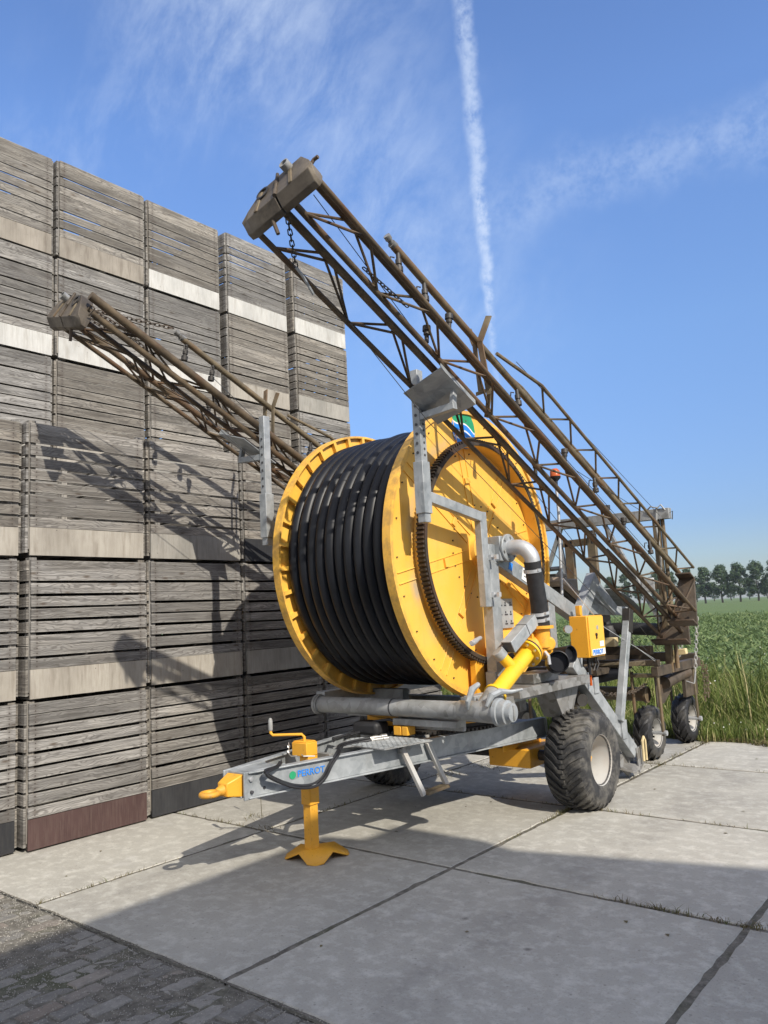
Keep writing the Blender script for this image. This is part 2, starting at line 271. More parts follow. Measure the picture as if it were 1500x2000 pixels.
M['wire'] = mat_plain('steel_wire', (0.10, 0.10, 0.10), 0.4, 0.5)
M['chrome'] = mat_plain('plated_steel', (0.62, 0.60, 0.56), 0.3, 0.85, 0.15)
M['blue'] = mat_plain('blue_lettering', (0.02, 0.22, 0.72), 0.5, 0, 0.1); M['green'] = mat_plain('green_mark', (0.02, 0.30, 0.13), 0.5, 0, 0.1)
M['white'] = mat_plain('white_sticker', (0.78, 0.78, 0.76), 0.5, 0, 0.06); M['ink'] = mat_plain('dark_ink', (0.05, 0.05, 0.055), 0.6)
M['plate'] = mat_plain('grey_info_plate', (0.38, 0.39, 0.39), 0.4, 0.2, 0.15)
M['tan'] = mat_plain('tan_plate', (0.42, 0.33, 0.25), 0.7, 0, 0.15); M['orange'] = mat_plain('orange_lens', (0.45, 0.085, 0.01), 0.25, 0, 0.1)
M['cream'] = mat_plain('cream_wood_block', (0.62, 0.50, 0.28), 0.7, 0, 0.2)
M['grit'] = mat_plain('grit', (0.30, 0.285, 0.25), 0.9, 0, 0.5, 40); M['concrete'] = mat_concrete(); M['cobble'] = mat_cobble(); M['soil'] = mat_ground(); M['field'] = mat_field()
M['grass'] = mat_leaf('grass_blades', (0.085, 0.135, 0.026), (0.22, 0.255, 0.065), (0.50, 0.42, 0.22))
M['crop'] = mat_leaf('crop_leaves', (0.09, 0.145, 0.05), (0.20, 0.26, 0.10), (0.28, 0.31, 0.14))
M['crown'] = mat_leaf('tree_leaves', (0.045, 0.085, 0.042), (0.10, 0.15, 0.07), (0.14, 0.19, 0.09), 0.3)
M['bark'] = mat_plain('bark', (0.09, 0.08, 0.065), 0.9, 0, 0.4, 2); M['straw'] = mat_leaf('dry_weeds', (0.10, 0.085, 0.04), (0.22, 0.17, 0.085), (0.12, 0.16, 0.04), 0.15)
M['flower'] = mat_plain('white_petals', (0.75, 0.75, 0.70), 0.7)
M['cladding'] = mat_plain('grey_cladding', (0.66, 0.65, 0.61), 0.6, 0.0, 0.08, 1.5); M['roofing'] = mat_plain('roof_sheet', (0.17, 0.17, 0.17), 0.7, 0, 0.2, 1.5)

# ------------------------------------------------------------------ mesh building
def V(*a): return np.array(a, float)
def unit(a): a = np.asarray(a, float); return a / np.linalg.norm(a)
def frame(d, up=(0, 0, 1)):
    d = unit(d); up = np.asarray(up, float)
    if abs(d @ unit(up)) > 0.98: up = V(0, 1, 0) if abs(d[1]) < 0.9 else V(1, 0, 0)
    s = unit(np.cross(d, up)); return s, unit(np.cross(s, d))
class MB:
    def __init__(s): s.v = []; s.f = []; s.sm = []; s.a = []; s.z = []; s.cur = 0.0
    def add(s, vs, fs, smooth=False, sz=None):
        o = len(s.v); s.z.extend(sz or [0.0] * len(vs)); s.v.extend([tuple(map(float, p)) for p in vs]); s.a.extend([s.cur] * len(vs))
        for f in fs: s.f.append(tuple(i + o for i in f)); s.sm.append(smooth)
        return s
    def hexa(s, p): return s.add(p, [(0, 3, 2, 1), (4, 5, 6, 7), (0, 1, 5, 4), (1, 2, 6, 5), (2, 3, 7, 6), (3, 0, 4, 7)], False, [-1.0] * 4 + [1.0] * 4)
    def box(s, c, size, ax=None):
        c = np.asarray(c, float); X, Y, Z = ax if ax is not None else (V(1, 0, 0), V(0, 1, 0), V(0, 0, 1)); a, b, d = [q / 2 for q in size]
        return s.hexa([c + X * i * a + Y * j * b + Z * k * d for k in (-1, 1) for i, j in ((-1, -1), (1, -1), (1, 1), (-1, 1))])
    def bx(s, x0, x1, y0, y1, z0, z1): return s.box(((x0 + x1) / 2, (y0 + y1) / 2, (z0 + z1) / 2), (x1 - x0, y1 - y0, z1 - z0))
    def bar(s, p, q, wd, h, up=(0, 0, 1)):
        p = np.asarray(p, float); q = np.asarray(q, float); d = q - p; sd, u = frame(d, up); return s.box((p + q) / 2, (wd, np.linalg.norm(d), h), (sd, unit(d), u))
    def tube(s, pts, r, seg=10, caps=True, closed=False):
        P = [np.asarray(p, float) for p in pts]; n = len(P); rs = r if hasattr(r, '__len__') else [r] * n; vs = []; sd = None
        for i in range(n):
            if closed: d = P[(i + 1) % n] - P[i - 1]
            else: d = P[min(i + 1, n - 1)] - P[max(i - 1, 0)]
            d = unit(d)
            if sd is None: sd, u = frame(d)
            else: sd = unit(sd - d * (sd @ d)); u = np.cross(sd, d)
            for k in range(seg):
                a = 2 * math.pi * k / seg; vs.append(P[i] + (sd * math.cos(a) + u * math.sin(a)) * rs[i])
        fs = []
        for i in range(n if closed else n - 1):
            j = (i + 1) % n
            for k in range(seg): l = (k + 1) % seg; fs.append((i * seg + k, i * seg + l, j * seg + l, j * seg + k))
        s.add(vs, fs, True)
        if caps and not closed: s.add(vs[:seg], [tuple(range(seg - 1, -1, -1))]); s.add(vs[-seg:], [tuple(range(seg))])
        return s
    def lathe(s, c, axis, prof, seg=32, up=(0, 0, 1), smooth=True, caps=False):
        c = np.asarray(c, float); ax = unit(axis); sd, u = frame(ax, up); vs = []
        for h, r in prof:
            for k in range(seg): a = 2 * math.pi * k / seg; vs.append(c + ax * h + (sd * math.cos(a) + u * math.sin(a)) * r)
        fs = [(i * seg + k, i * seg + (k + 1) % seg, (i + 1) * seg + (k + 1) % seg, (i + 1) * seg + k) for i in range(len(prof) - 1) for k in range(seg)]
        s.add(vs, fs, smooth)
        if caps: s.add(vs[:seg], [tuple(range(seg - 1, -1, -1))]); s.add(vs[-seg:], [tuple(range(seg))])
        return s
    def prism(s, pts, ext):
        n = len(pts); P = [np.asarray(p, float) for p in pts]; e = np.asarray(ext, float)
        return s.add(P + [p + e for p in P], [tuple(range(n - 1, -1, -1)), tuple(range(n, 2 * n))] + [(i, (i + 1) % n, n + (i + 1) % n, n + i) for i in range(n)])
    def link(s, c, d, nrm, ln=0.05, wd=0.03, r=0.005):
        d = unit(d); n = unit(nrm - d * (np.asarray(nrm) @ d)); sd = np.cross(d, n); pts = []
        for k in range(12):
            a = 2 * math.pi * k / 12; pts.append(c + sd * math.cos(a) * wd / 2 + d * (math.sin(a) * wd / 2 + (ln - wd) / 2 * (1 if math.sin(a) >= 0 else -1)))
        return s.tube(pts, r, 5, closed=True)
    def chain(s, pts, ln=0.055, wd=0.03, r=0.005):
        P = [np.asarray(p, float) for p in pts]; k = 0
        for a, b in zip(P[:-1], P[1:]):
            d = b - a; Ln = np.linalg.norm(d); n = max(1, int(round(Ln / (ln * 0.78)))); sd, u = frame(d)
            for i in range(n): s.link(a + d * (i + 0.5) / n, d, sd if k % 2 else u, ln, wd, r); k += 1
        return s
    def mirror(s, xm=-4.45):
        s.v = [(2 * xm - x, y, z) for x, y, z in s.v]; s.f = [tuple(reversed(f)) for f in s.f]; return s
    def mesh(s, name, mat):
        me = bpy.data.meshes.new(name); me.from_pydata(s.v, [], s.f); me.polygons.foreach_set('use_smooth', s.sm)
        at = me.attributes.new('slat', 'FLOAT', 'POINT'); at.data.foreach_set('value', s.a)
        if any(s.z): at = me.attributes.new('sz', 'FLOAT', 'POINT'); at.data.foreach_set('value', s.z)
        for q in (mat if isinstance(mat, list) else [mat]): me.materials.append(M[q] if isinstance(q, str) else q)
        me.update(); me.set_sharp_from_angle(angle=R(38)); return me
    def build(s, name, mat, parent=None, bevel=0.0, label=None, org=None):
        """org: object origin (world) so that the part sits on its thing's empty"""
        if parent is not None:
            o0 = WL.get(parent.name, V(0, 0, 0))
            s.v = [(x - o0[0], y - o0[1], z - o0[2]) for x, y, z in s.v]
        o = bpy.data.objects.new(name, s.mesh(name, mat)); sc.collection.objects.link(o)
        if parent is not None: o.parent = parent; WL[o.name] = WL.get(parent.name, V(0, 0, 0))
        if bevel: b = o.modifiers.new('bevel', 'BEVEL'); b.width = bevel; b.segments = 2; b.limit_method = 'ANGLE'; b.angle_limit = R(40)
        if label: o['label'] = label
        return o
WL = {}
def thing(name, loc, label, cat, group=None):
    o = bpy.data.objects.new(name, None); sc.collection.objects.link(o); o.location = loc; o.empty_display_size = 0.2
    WL[o.name] = V(*loc); return tag(o, label, cat, group)
def tag(o, label=None, cat=None, group=None, kind=None):
    if label: o['label'] = label
    if cat: o['category'] = cat
    if group: o['group'] = group
    if kind: o['kind'] = kind
    return o
def copy_tree(o, parent=None):
    c = o.copy(); sc.collection.objects.link(c); c.parent = parent
    for ch in list(o.children): copy_tree(ch, c)
    return c
def text_mesh(txt, size, mat, name, parent, org, xdir, ydir, ext=0.0015, bold=0.0, shear=0.0):
    cu = bpy.data.curves.new(name, 'FONT'); cu.body = txt; cu.size = size; cu.extrude = ext; cu.offset = bold; cu.shear = shear; cu.align_x = 'LEFT'
    t = bpy.data.objects.new(name, cu); sc.collection.objects.link(t)
    me = bpy.data.meshes.new_from_object(t.evaluated_get(bpy.context.evaluated_depsgraph_get())); bpy.data.objects.remove(t); bpy.data.curves.remove(cu)
    x = unit(xdir); z = unit(np.cross(x, ydir)); y = np.cross(z, x); b = WL.get(parent.name, V(0, 0, 0)); g = np.asarray(org, float) - b
    me.transform(Matrix(((x[0], y[0], z[0], g[0]), (x[1], y[1], z[1], g[1]), (x[2], y[2], z[2], g[2]), (0, 0, 0, 1))))
    me.materials.clear(); me.materials.append(M[mat]); me.name = name
    o = bpy.data.objects.new(name, me); sc.collection.objects.link(o); o.parent = parent; return o

# ------------------------------------------------------------------ setting
def poly_sheet(name, pts, z, mat, kind='structure'):
    b = MB(); b.add([(x, y, z) for x, y in pts], [tuple(range(len(pts)))]); return tag(b.build(name, mat), kind=kind)
poly_sheet('ground', [(-60, -60), (60, -60), (60, 10.9), (-60, 10.9)], -0.03, 'soil')
EDGE = [(-2500, 10.2), (-9, 10.5), (-6, 10.62), (-3.6, 10.5), (-3.0, 10.62), (-1, 10.75), (3, 10.7), (2500, 10.8), (2500, 3200), (-2500, 3200)]
poly_sheet('field', EDGE, -0.02, 'field')
# concrete slabs, two metres square, with worn edges
b = MB(); xs = [-11.4, -9.41, -7.41, -5.40, -3.415, -1.43, 0.57, 2.57, 4.57, 6.57]; ys = [2.655, 4.70, 6.65, 8.79, 10.46]
def slab(x0, x1, y0, y1):
    g = 0.015; r = random.Random(int(x0 * 100) * 7 + int(y0 * 100)); P = []
    cs = [(x0 + g, y0 + g), (x1 - g, y0 + g), (x1 - g, y1 - g), (x0 + g, y1 - g)]
    for i in range(4):
        a, c = cs[i], cs[(i + 1) % 4]; n = 22; nx, ny = -(c[1] - a[1]), c[0] - a[0]; l = math.hypot(nx, ny)
        for k in range(n):
            t = k / n; j = r.uniform(-0.002, 0.007) + (r.uniform(0, 0.02) if r.random() < 0.06 else 0); P.append((a[0] + (c[0] - a[0]) * t + nx / l * j, a[1] + (c[1] - a[1]) * t + ny / l * j))
    z = r.uniform(-0.002, 0.0); tx, ty = r.uniform(-.0006, .0006), r.uniform(-.0006, .0006); n = len(P); cx, cy = (x0 + x1) / 2, (y0 + y1) / 2
    zz = lambda x, y: z + (x - cx) * tx + (y - cy) * ty
    b.cur = r.random(); ins = [(x + (cx - x) * 0.009, y + (cy - y) * 0.009) for x, y in P]
    b.add([(x, y, zz(x, y)) for x, y in ins], [tuple(range(n))])
    o = [(x, y, zz(x, y)) for x, y in ins] + [(x, y, zz(x, y) - 0.009) for x, y in P] + [(x, y, -0.08) for x, y in P]
    b.add(o, [(i + k * n, i + (k + 1) * n, (i + 1) % n + (k + 1) * n, (i + 1) % n + k * n) for k in range(2) for i in range(n)])
for i in range(len(xs) - 1):
    for j in range(len(ys) - 1): slab(xs[i], xs[i + 1], ys[j], ys[j + 1])
tag(b.build('pavement', 'concrete'), kind='structure')
poly_sheet('joint_soil', [(-11.5, 2.66), (6.6, 2.66), (6.6, 10.5), (-11.5, 10.5)], -0.0065, 'soil')
# brick paving in front of the slabs, laid in running bond
b = MB(); r = random.Random(3); bw, bl = 0.118, 0.222
for i in range(118):
    for j in range(34):
        x = -10 + i * bw; y = 2.63 - (j + 1) * bl - (bl / 2 if i % 2 else 0)
        if x > 3.6: continue
        y1 = min(y + bl, 2.63); 
        for yy0, yy1 in ([(y, y1)] if not (i % 2 and j == 0) else [(y, y1), (y + bl, 2.63)]):
            g = 0.005 + r.uniform(0, 0.003); z = r.uniform(-0.010, 0.0); b.cur = r.random(); tl = [z + r.uniform(-.003, .003) for _ in range(4)]
            x0, x1, q0, q1 = x + g, x + bw - g, yy0 + g, yy1 - g
            if q1 - q0 < 0.03: continue
            c = [(x0, q0), (x1, q0), (x1, q1), (x0, q1)]; mx, my = (x0 + x1) / 2, (q0 + q1) / 2; c = [(px + r.uniform(-.005, .005), py + r.uniform(-.006, .006)) for px, py in c]
            top = [(px + (mx - px) * 0.11, py + (my - py) * 0.06, tl[k]) for k, (px, py) in enumerate(c)]; lo = [(px, py, tl[k] - 0.009) for k, (px, py) in enumerate(c)]; bo = [(px, py, -0.06) for px, py in c]
            b.add(top + lo + bo, [(0, 1, 2, 3)] + [(k + 4 * q, k + 4 + 4 * q, (k + 1) % 4 + 4 + 4 * q, (k + 1) % 4 + 4 * q) for q in range(2) for k in range(4)])
tag(b.build('brick_paving', 'cobble'), kind='structure')
b = MB(); r = random.Random(17); nx, ny = 240, 96; gx = np.linspace(-8.6, 0.8, nx); gy = np.linspace(-1.2, 2.64, ny); hh = np.random.RandomState(4)
low = hh.rand(25, 11); fine = hh.rand(nx, ny)
def lowf(i, j):
    u, v = i / (nx - 1) * 23.99, j / (ny - 1) * 9.99; a, c = int(u), int(v); fu, fv = u - a, v - c
    return (low[a, c] * (1 - fu) + low[a + 1, c] * fu) * (1 - fv) + (low[a, c + 1] * (1 - fu) + low[a + 1, c + 1] * fu) * fv
vs = [(gx[i] + hh.uniform(-.01, .01), min(2.64, gy[j] + hh.uniform(-.01, .01)), -0.0185 + 0.016 * lowf(i, j) ** 1.5 + 0.007 * fine[i, j]) for i in range(nx) for j in range(ny)]
b.add(vs, [(i * ny + j, (i + 1) * ny + j, (i + 1) * ny + j + 1, i * ny + j + 1) for i in range(nx - 1) for j in range(ny - 1)], True)
tag(b.build('brush_sand', 'soil'), kind='structure')
b = MB()
for k in range(15000):
    x, y = r.uniform(-7.5, -1.6), 2.69 - abs(r.gauss(0, 0.85)); q = r.uniform(0.0018, 0.005); b.cur = r.random()
    P = [(x + q * math.cos(a) * r.uniform(.6, 1.2), y + q * math.sin(a) * r.uniform(.6, 1.2), -0.004) for a in (0, 1.57, 3.14, 4.71)]
    b.add(P + [(x, y, -0.004 + q * 1.3)], [(0, 1, 4), (1, 2, 4), (2, 3, 4), (3, 0, 4)])
tag(b.build('gravel', 'grit'), kind='stuff')
poly_sheet('joint_sand', [(-60, -60), (3.65, -60), (3.65, 2.64), (-60, 2.64)], -0.014, 'soil')

# ------------------------------------------------------------------ blades of grass, crop, weeds
def blades(name, pts, mat, hmin, hmax, wd, lean=0.35, seed=1, seg=2, dry=0.15):
    rs = np.random.RandomState(seed); n = len(pts); pts = np.asarray(pts, float)
    a = rs.uniform(0, 2 * math.pi, n); h = rs.uniform(hmin, hmax, n) if np.isscalar(hmin) else hmin * rs.uniform(0.6, 1.15, n)
    ln = rs.uniform(0.05, lean, n) * h; wv = wd * rs.uniform(0.6, 1.3, n); fa = rs.uniform(0, 2 * math.pi, n)
    sx, sy = np.cos(a) * wv, np.sin(a) * wv; lx, ly = np.cos(fa) * ln, np.sin(fa) * ln
    vs = np.zeros((n, 5, 3)); base = np.c_[pts[:, :2], pts[:, 2] if pts.shape[1] > 2 else np.zeros(n)]
    for k, (u, wf) in enumerate(((0, 1), (0.55, 0.8))):
        c = base + np.c_[lx * u * u, ly * u * u, h * u]
        vs[:, 2 * k] = c - np.c_[sx, sy, np.zeros(n)] * wf; vs[:, 2 * k + 1] = c + np.c_[sx, sy, np.zeros(n)] * wf
    vs[:, 4] = base + np.c_[lx, ly, h * rs.uniform(0.82, 1.0, n)]
    col = np.where(rs.rand(n) < dry, rs.uniform(0.78, 1.0, n), rs.uniform(0, 0.7, n))
    me = bpy.data.meshes.new(name); nf = []
    i = np.arange(n) * 5
    q = np.c_[i, i + 1, i + 3, i + 2].ravel(); t = np.c_[i + 2, i + 3, i + 4].ravel()
    me.vertices.add(n * 5); me.vertices.foreach_set('co', vs.ravel()); me.loops.add(len(q) + len(t)); me.loops.foreach_set('vertex_index', np.r_[q, t].astype(np.int32))
    me.polygons.add(2 * n); me.polygons.foreach_set('loop_start', np.r_[np.arange(n) * 4, 4 * n + np.arange(n) * 3].astype(np.int32))
    at = me.attributes.new('slat', 'FLOAT', 'POINT'); at.data.foreach_set('value', np.repeat(col, 5)); me.materials.append(M[mat]); me.update(); me.validate()
    o = bpy.data.objects.new(name, me); sc.collection.objects.link(o); return o
rs = np.random.RandomState(11)
n = 34000; X_ = rs.uniform(-13, 4.5, n); Y_ = 10.62 + rs.beta(1.0, 1.6, n) * 5.2; clump = np.sin(X_ * 2.1 + np.sin(Y_ * 1.7) * 2) * 0.5 + 0.5
tall = np.clip((Y_ - 10.6) / 1.6, 0.2, 1.0) * (0.5 + 0.6 * clump)
tag(blades('grass', np.c_[X_, Y_], 'grass', tall * 0.80, None, 0.007, 0.9, 2, dry=0.22), kind='stuff')
n = 20000; X_ = rs.uniform(-13, 4.5, n); Y_ = 10.46 + 0.07 * np.sin(X_ * 2.3) + 0.05 * np.sin(X_ * 6.1 + 1) + rs.beta(1, 2.5, n) * 1.8
tag(blades('verge_grass', np.c_[X_, Y_], 'grass', 0.08, 0.30, 0.006, 0.8, 3, dry=0.12), kind='stuff')
n = 380; X_ = rs.uniform(-12, 4.5, n); X_ = X_ + 0.5 * np.sin(X_ * 3); Y_ = 11.3 + rs.beta(1, 1.5, n) * 3.2
tag(blades('reeds', np.c_[X_, Y_], 'grass', 0.85, 1.55, 0.011, 0.75, 9, dry=0.2), kind='stuff')
n = 6500; X_ = rs.uniform(-12, 4.5, n); Y_ = 10.36 + np.abs(rs.normal(0, 0.13, n)) + 0.06 * np.sin(X_ * 3.1) + 0.05 * np.sin(X_ * 7.7)
tag(blades('straw', np.c_[X_, Y_], 'straw', 0.02, 0.10, 0.006, 3.0, 4, dry=0.6), kind='stuff')
# leafy crop
n = 110000; Y_ = 17.5 + rs.beta(0.9, 2.0, n) * 70; X_ = -Y_ * rs.uniform(-0.06, 1.08, n); hz = rs.uniform(0.12, 0.42, n)
tag(blades('crop', np.c_[X_, Y_, hz - 0.12], 'crop', 0.06 + Y_ * 0.003, None, 0.042, 3.2, 5, dry=0.10), kind='stuff')
n = 420; Y_ = rs.uniform(14, 19, n); X_ = -Y_ * (0.22 + rs.normal(0, 0.05, n)); 
def flower_heads():
    b = MB(); r = random.Random(8)
    for k in range(110):
        y = r.uniform(12.5, 20); x = -y * r.uniform(0.10, 0.36); z = r.uniform(0.45, 0.72)
        if y < 15 and r.random() < 0.7: continue
        if r.random() > 0.5 + 0.5 * math.sin(x * 2.2 + y * 0.9): continue
        s_ = r.uniform(0.004, 0.011); b.add([(x - s_, y - s_ * .5, z), (x + s_, y - s_ * .5, z), (x + s_, y + s_ * .5, z + s_), (x - s_, y + s_ * .5, z + s_)], [(0, 1, 2, 3)])
    for k in range(24):
        y = r.uniform(10.6, 11.0); x = r.uniform(-3.6, -1.8); z = r.uniform(0.10, 0.2); s_ = 0.007
        b.add([(x - s_, y, z - s_), (x + s_, y, z - s_), (x + s_, y + s_, z + s_), (x - s_, y + s_, z + s_)], [(0, 1, 2, 3)])
    return b
tag(flower_heads().build('wildflowers', 'flower'), kind='stuff')
# weeds along the joints
W = []; r = random.Random(5)
def weed_line(x0, y0, x1, y1, n, spread=0.014, cl=6):
    cs = [r.random() for _ in range(cl)]
    for _ in range(n):
        t = min(1, max(0, r.choice(cs) + r.gauss(0, 0.05))); W.append((x0 + (x1 - x0) * t + r.gauss(0, spread), y0 + (y1 - y0) * t + r.gauss(0, spread)))
for q in ((-3.415, 4.70, -1.43, 4.70, 240), (-1.43, 4.70, 0.5, 4.70, 90), (-3.415, 6.65, -1.43, 6.65, 200), (-3.415, 4.7, -3.415, 8.79, 320), (-3.415, 8.79, -1.43, 8.79, 130), (-5.40, 2.7, -5.40, 6.6, 200), (-5.4, 4.7, -6.65, 4.7, 90), (-5.4, 6.65, -3.415, 6.65, 120), (-5.4, 8.79, -3.4, 8.79, 200), (-3.415, 8.6, -3.415, 10.4, 300, 0.03)): weed_line(*q)
for cx, cy, n, s_ in ((-1.40, 4.72, 60, 0.03), (-5.42, 4.75, 50, 0.06), (-5.85, 4.95, 60, 0.05), (-5.3, 7.3, 130, 0.09), (-5.1, 7.9, 160, 0.12), (-3.6, 8.45, 160, 0.07)):
    for _ in range(n): W.append((cx + r.gauss(0, s_), cy + r.gauss(0, s_)))
tag(blades('joint_weeds', np.c_[np.array(W), np.full(len(W), -0.012)], 'straw', 0.012, 0.055, 0.0025, 1.6, 6, dry=0.35), kind='stuff')
b = MB(); r = random.Random(21)
for k in range(46):
    x, y = r.uniform(-6.3, -0.8), r.uniform(2.9, 10.2); s_ = r.uniform(0.006, 0.022); a = r.random() * 3; b.cur = r.random()
    b.add([(x + math.cos(a + q) * s_ * f, y + math.sin(a + q) * s_ * f, 0.002 + 0.004 * (k_ % 2)) for k_, (q, f) in enumerate(((0, 1), (1.2, .5), (2.6, 1.1), (4.4, .6)))], [(0, 1, 2, 3)])
tag(b.build('fallen_leaves', 'straw'), kind='stuff')
LONE = thing('tall_weed', (-5.72, 4.95, 0), 'single dry grass stalk growing at the foot of the crates', 'weed')
b = MB(); b.tube([(-5.72, 4.95, -0.01), (-5.73, 4.95, 0.2), (-5.72, 4.94, 0.42)], [0.003, 0.0025, 0.002], 5); b.build('stem', 'straw', LONE)
b = MB(); b.tube([(-5.72, 4.94, 0.41), (-5.72, 4.94, 0.47), (-5.715, 4.94, 0.54)], [0.003, 0.009, 0.002], 6); b.build('seed_head', 'straw', LONE)

# ------------------------------------------------------------------ trees on the horizon
def tree(loc, h, wd, seed, label):
    r = random.Random(seed); t = thing('tree', loc, label, 'tree', 'row of trees beyond the field'); x0, y0, z0 = loc
    b = MB(); pts = [(x0, y0, -0.3)]; hh = 0
    for k in range(1, 6): pts.append((x0 + r.uniform(-.25, .25), y0 + r.uniform(-.2, .2), h * 0.15 * k))
    b.tube(pts, [0.42, 0.36, 0.3, 0.24, 0.16, 0.07], 7)
    for k in range(9):
        a = r.random() * 6.28; zz = h * r.uniform(0.2, 0.6); ln = wd * r.uniform(0.25, 0.45); b.tube([(x0, y0, zz), (x0 + math.cos(a) * ln * .5, y0 + math.sin(a) * ln * .5, zz + ln * .45), (x0 + math.cos(a) * ln, y0 + math.sin(a) * ln, zz + ln * 1.1)], [0.12, 0.08, 0.03], 5)
    b.build('trunk', 'bark', t)
    b = MB(); cl = []
    for k in range(84):
        u = r.random() ** 0.85; zz = h * (0.20 + 0.77 * u); prof = math.sin(min(1, (u * 1.02 + 0.10)) * math.pi * 0.93) ** 0.6
        a = r.random() * 6.28; rr = wd * 0.5 * prof * r.random() ** 0.4 * r.uniform(0.8, 1.12); cl.append((x0 + math.cos(a) * rr, y0 + math.sin(a) * rr, zz, wd * r.uniform(0.11, 0.21)))
    for cx, cy, cz, cr in cl:
        base = r.random() * 0.55
        for k in range(46):
            d = V(r.gauss(0, 1), r.gauss(0, 1), r.gauss(0, 0.85)); d = d / np.linalg.norm(d) * cr * r.random() ** 0.4; p = V(cx, cy, cz) + d
            n_ = unit(d + V(r.gauss(0, .4), r.gauss(0, .4), r.gauss(0, .4) + .3) * cr); s1, s2 = frame(n_); q = r.uniform(0.22, 0.46); b.cur = min(1, max(0, base + r.uniform(-.15, .3)))
            b.add([p - s1 * q, p - s2 * q * .7, p + s1 * q, p + s2 * q * .7], [(0, 1, 2, 3)])
    b.build('crown', 'crown', t); return t
TD = 330.0
def tree_at(px, top, wd_px, seed, label, dist=TD):
    p = PY(px, 1168 - 0.052 * (px - 1428) - 1, dist); depth = np.linalg.norm(p - C0); s_ = depth / F * 0.97
    return tree((p[0], p[1], 0), (1168 - 0.052 * (px - 1428) - top) * s_ + 1.4, wd_px * s_ * 1.02, seed, label)
tree_at(1345, 1113, 28, 2, 'leftmost full tree right of the brown boom end, on the horizon')
tree_at(1378, 1110, 29, 3, 'rounded tree second right of the brown boom end, on the horizon')
tree_at(1411, 1107, 33, 4, 'wide double-topped tree in the middle of the horizon row')
tree_at(1446, 1104, 34, 5, 'broad tree second from the right edge, on the horizon')
tree_at(1481, 1100, 35, 6, 'tallest tree at the right edge, on the horizon')
tree_at(1517, 1098, 34, 7, 'tree cut off by the right edge of the picture')
tree_at(1312, 1118, 27, 12, 'tree mostly hidden behind the brown boom end plate')
tree_at(1196, 1126, 22, 8, 'small tree seen through the boom left of the gantry post', 380)
tree_at(1222, 1122, 25, 9, 'tree seen through the boom lattice above the curved guard', 380)
tree_at(1250, 1120, 24, 10, 'tree seen right behind the grey square lamp', 380)
tree_at(1282, 1118, 24, 13, 'tree seen behind the gantry post', 380)
tree_at(1105, 1146, 18, 14, 'low tree seen above the tan plate behind the reel', 480)
for k, (px, top) in enumerate(((1328, 1146), (1362, 1142), (1395, 1140), (1428, 1139), (1464, 1137), (1499, 1136))):
    tree_at(px, top, 20, 40 + k, ['small far tree left of the rounded tree', 'small far tree right of the rounded tree', 'small far tree under the double-topped tree', 'small far tree left of the broad tree', 'small far tree right of the broad tree', 'small far tree right of the tallest tree'][k], 560)

# ------------------------------------------------------------------ barn behind the camera (casts the shade on the yard)
bt = thing('barn', (2.4, 2.5, 0), 'pale clad barn with a shallow roof, beside the paved yard', 'barn')
b = MB(); b.prism([(2.4, 2.5, 0), (2.4, 2.5, 5.77), (10.2, 2.5, 8.79), (18, 2.5, 5.77), (18, 2.5, 0)], (0, -22, 0)); b.build('wall', 'cladding', bt)
b = MB(); b.prism([(2.25, 2.56, 5.70), (2.25, 2.56, 5.78), (10.2, 2.56, 8.87), (18.15, 2.56, 5.78), (18.15, 2.56, 5.70), (10.2, 2.56, 8.79)], (0, -22.1, 0)); b.build('roof', 'roofing', bt)
b = MB(); b.bx(4.5, 5.4, 2.0, 2.5, 6.5, 7.33); b.build('vent', 'galv_d', bt)

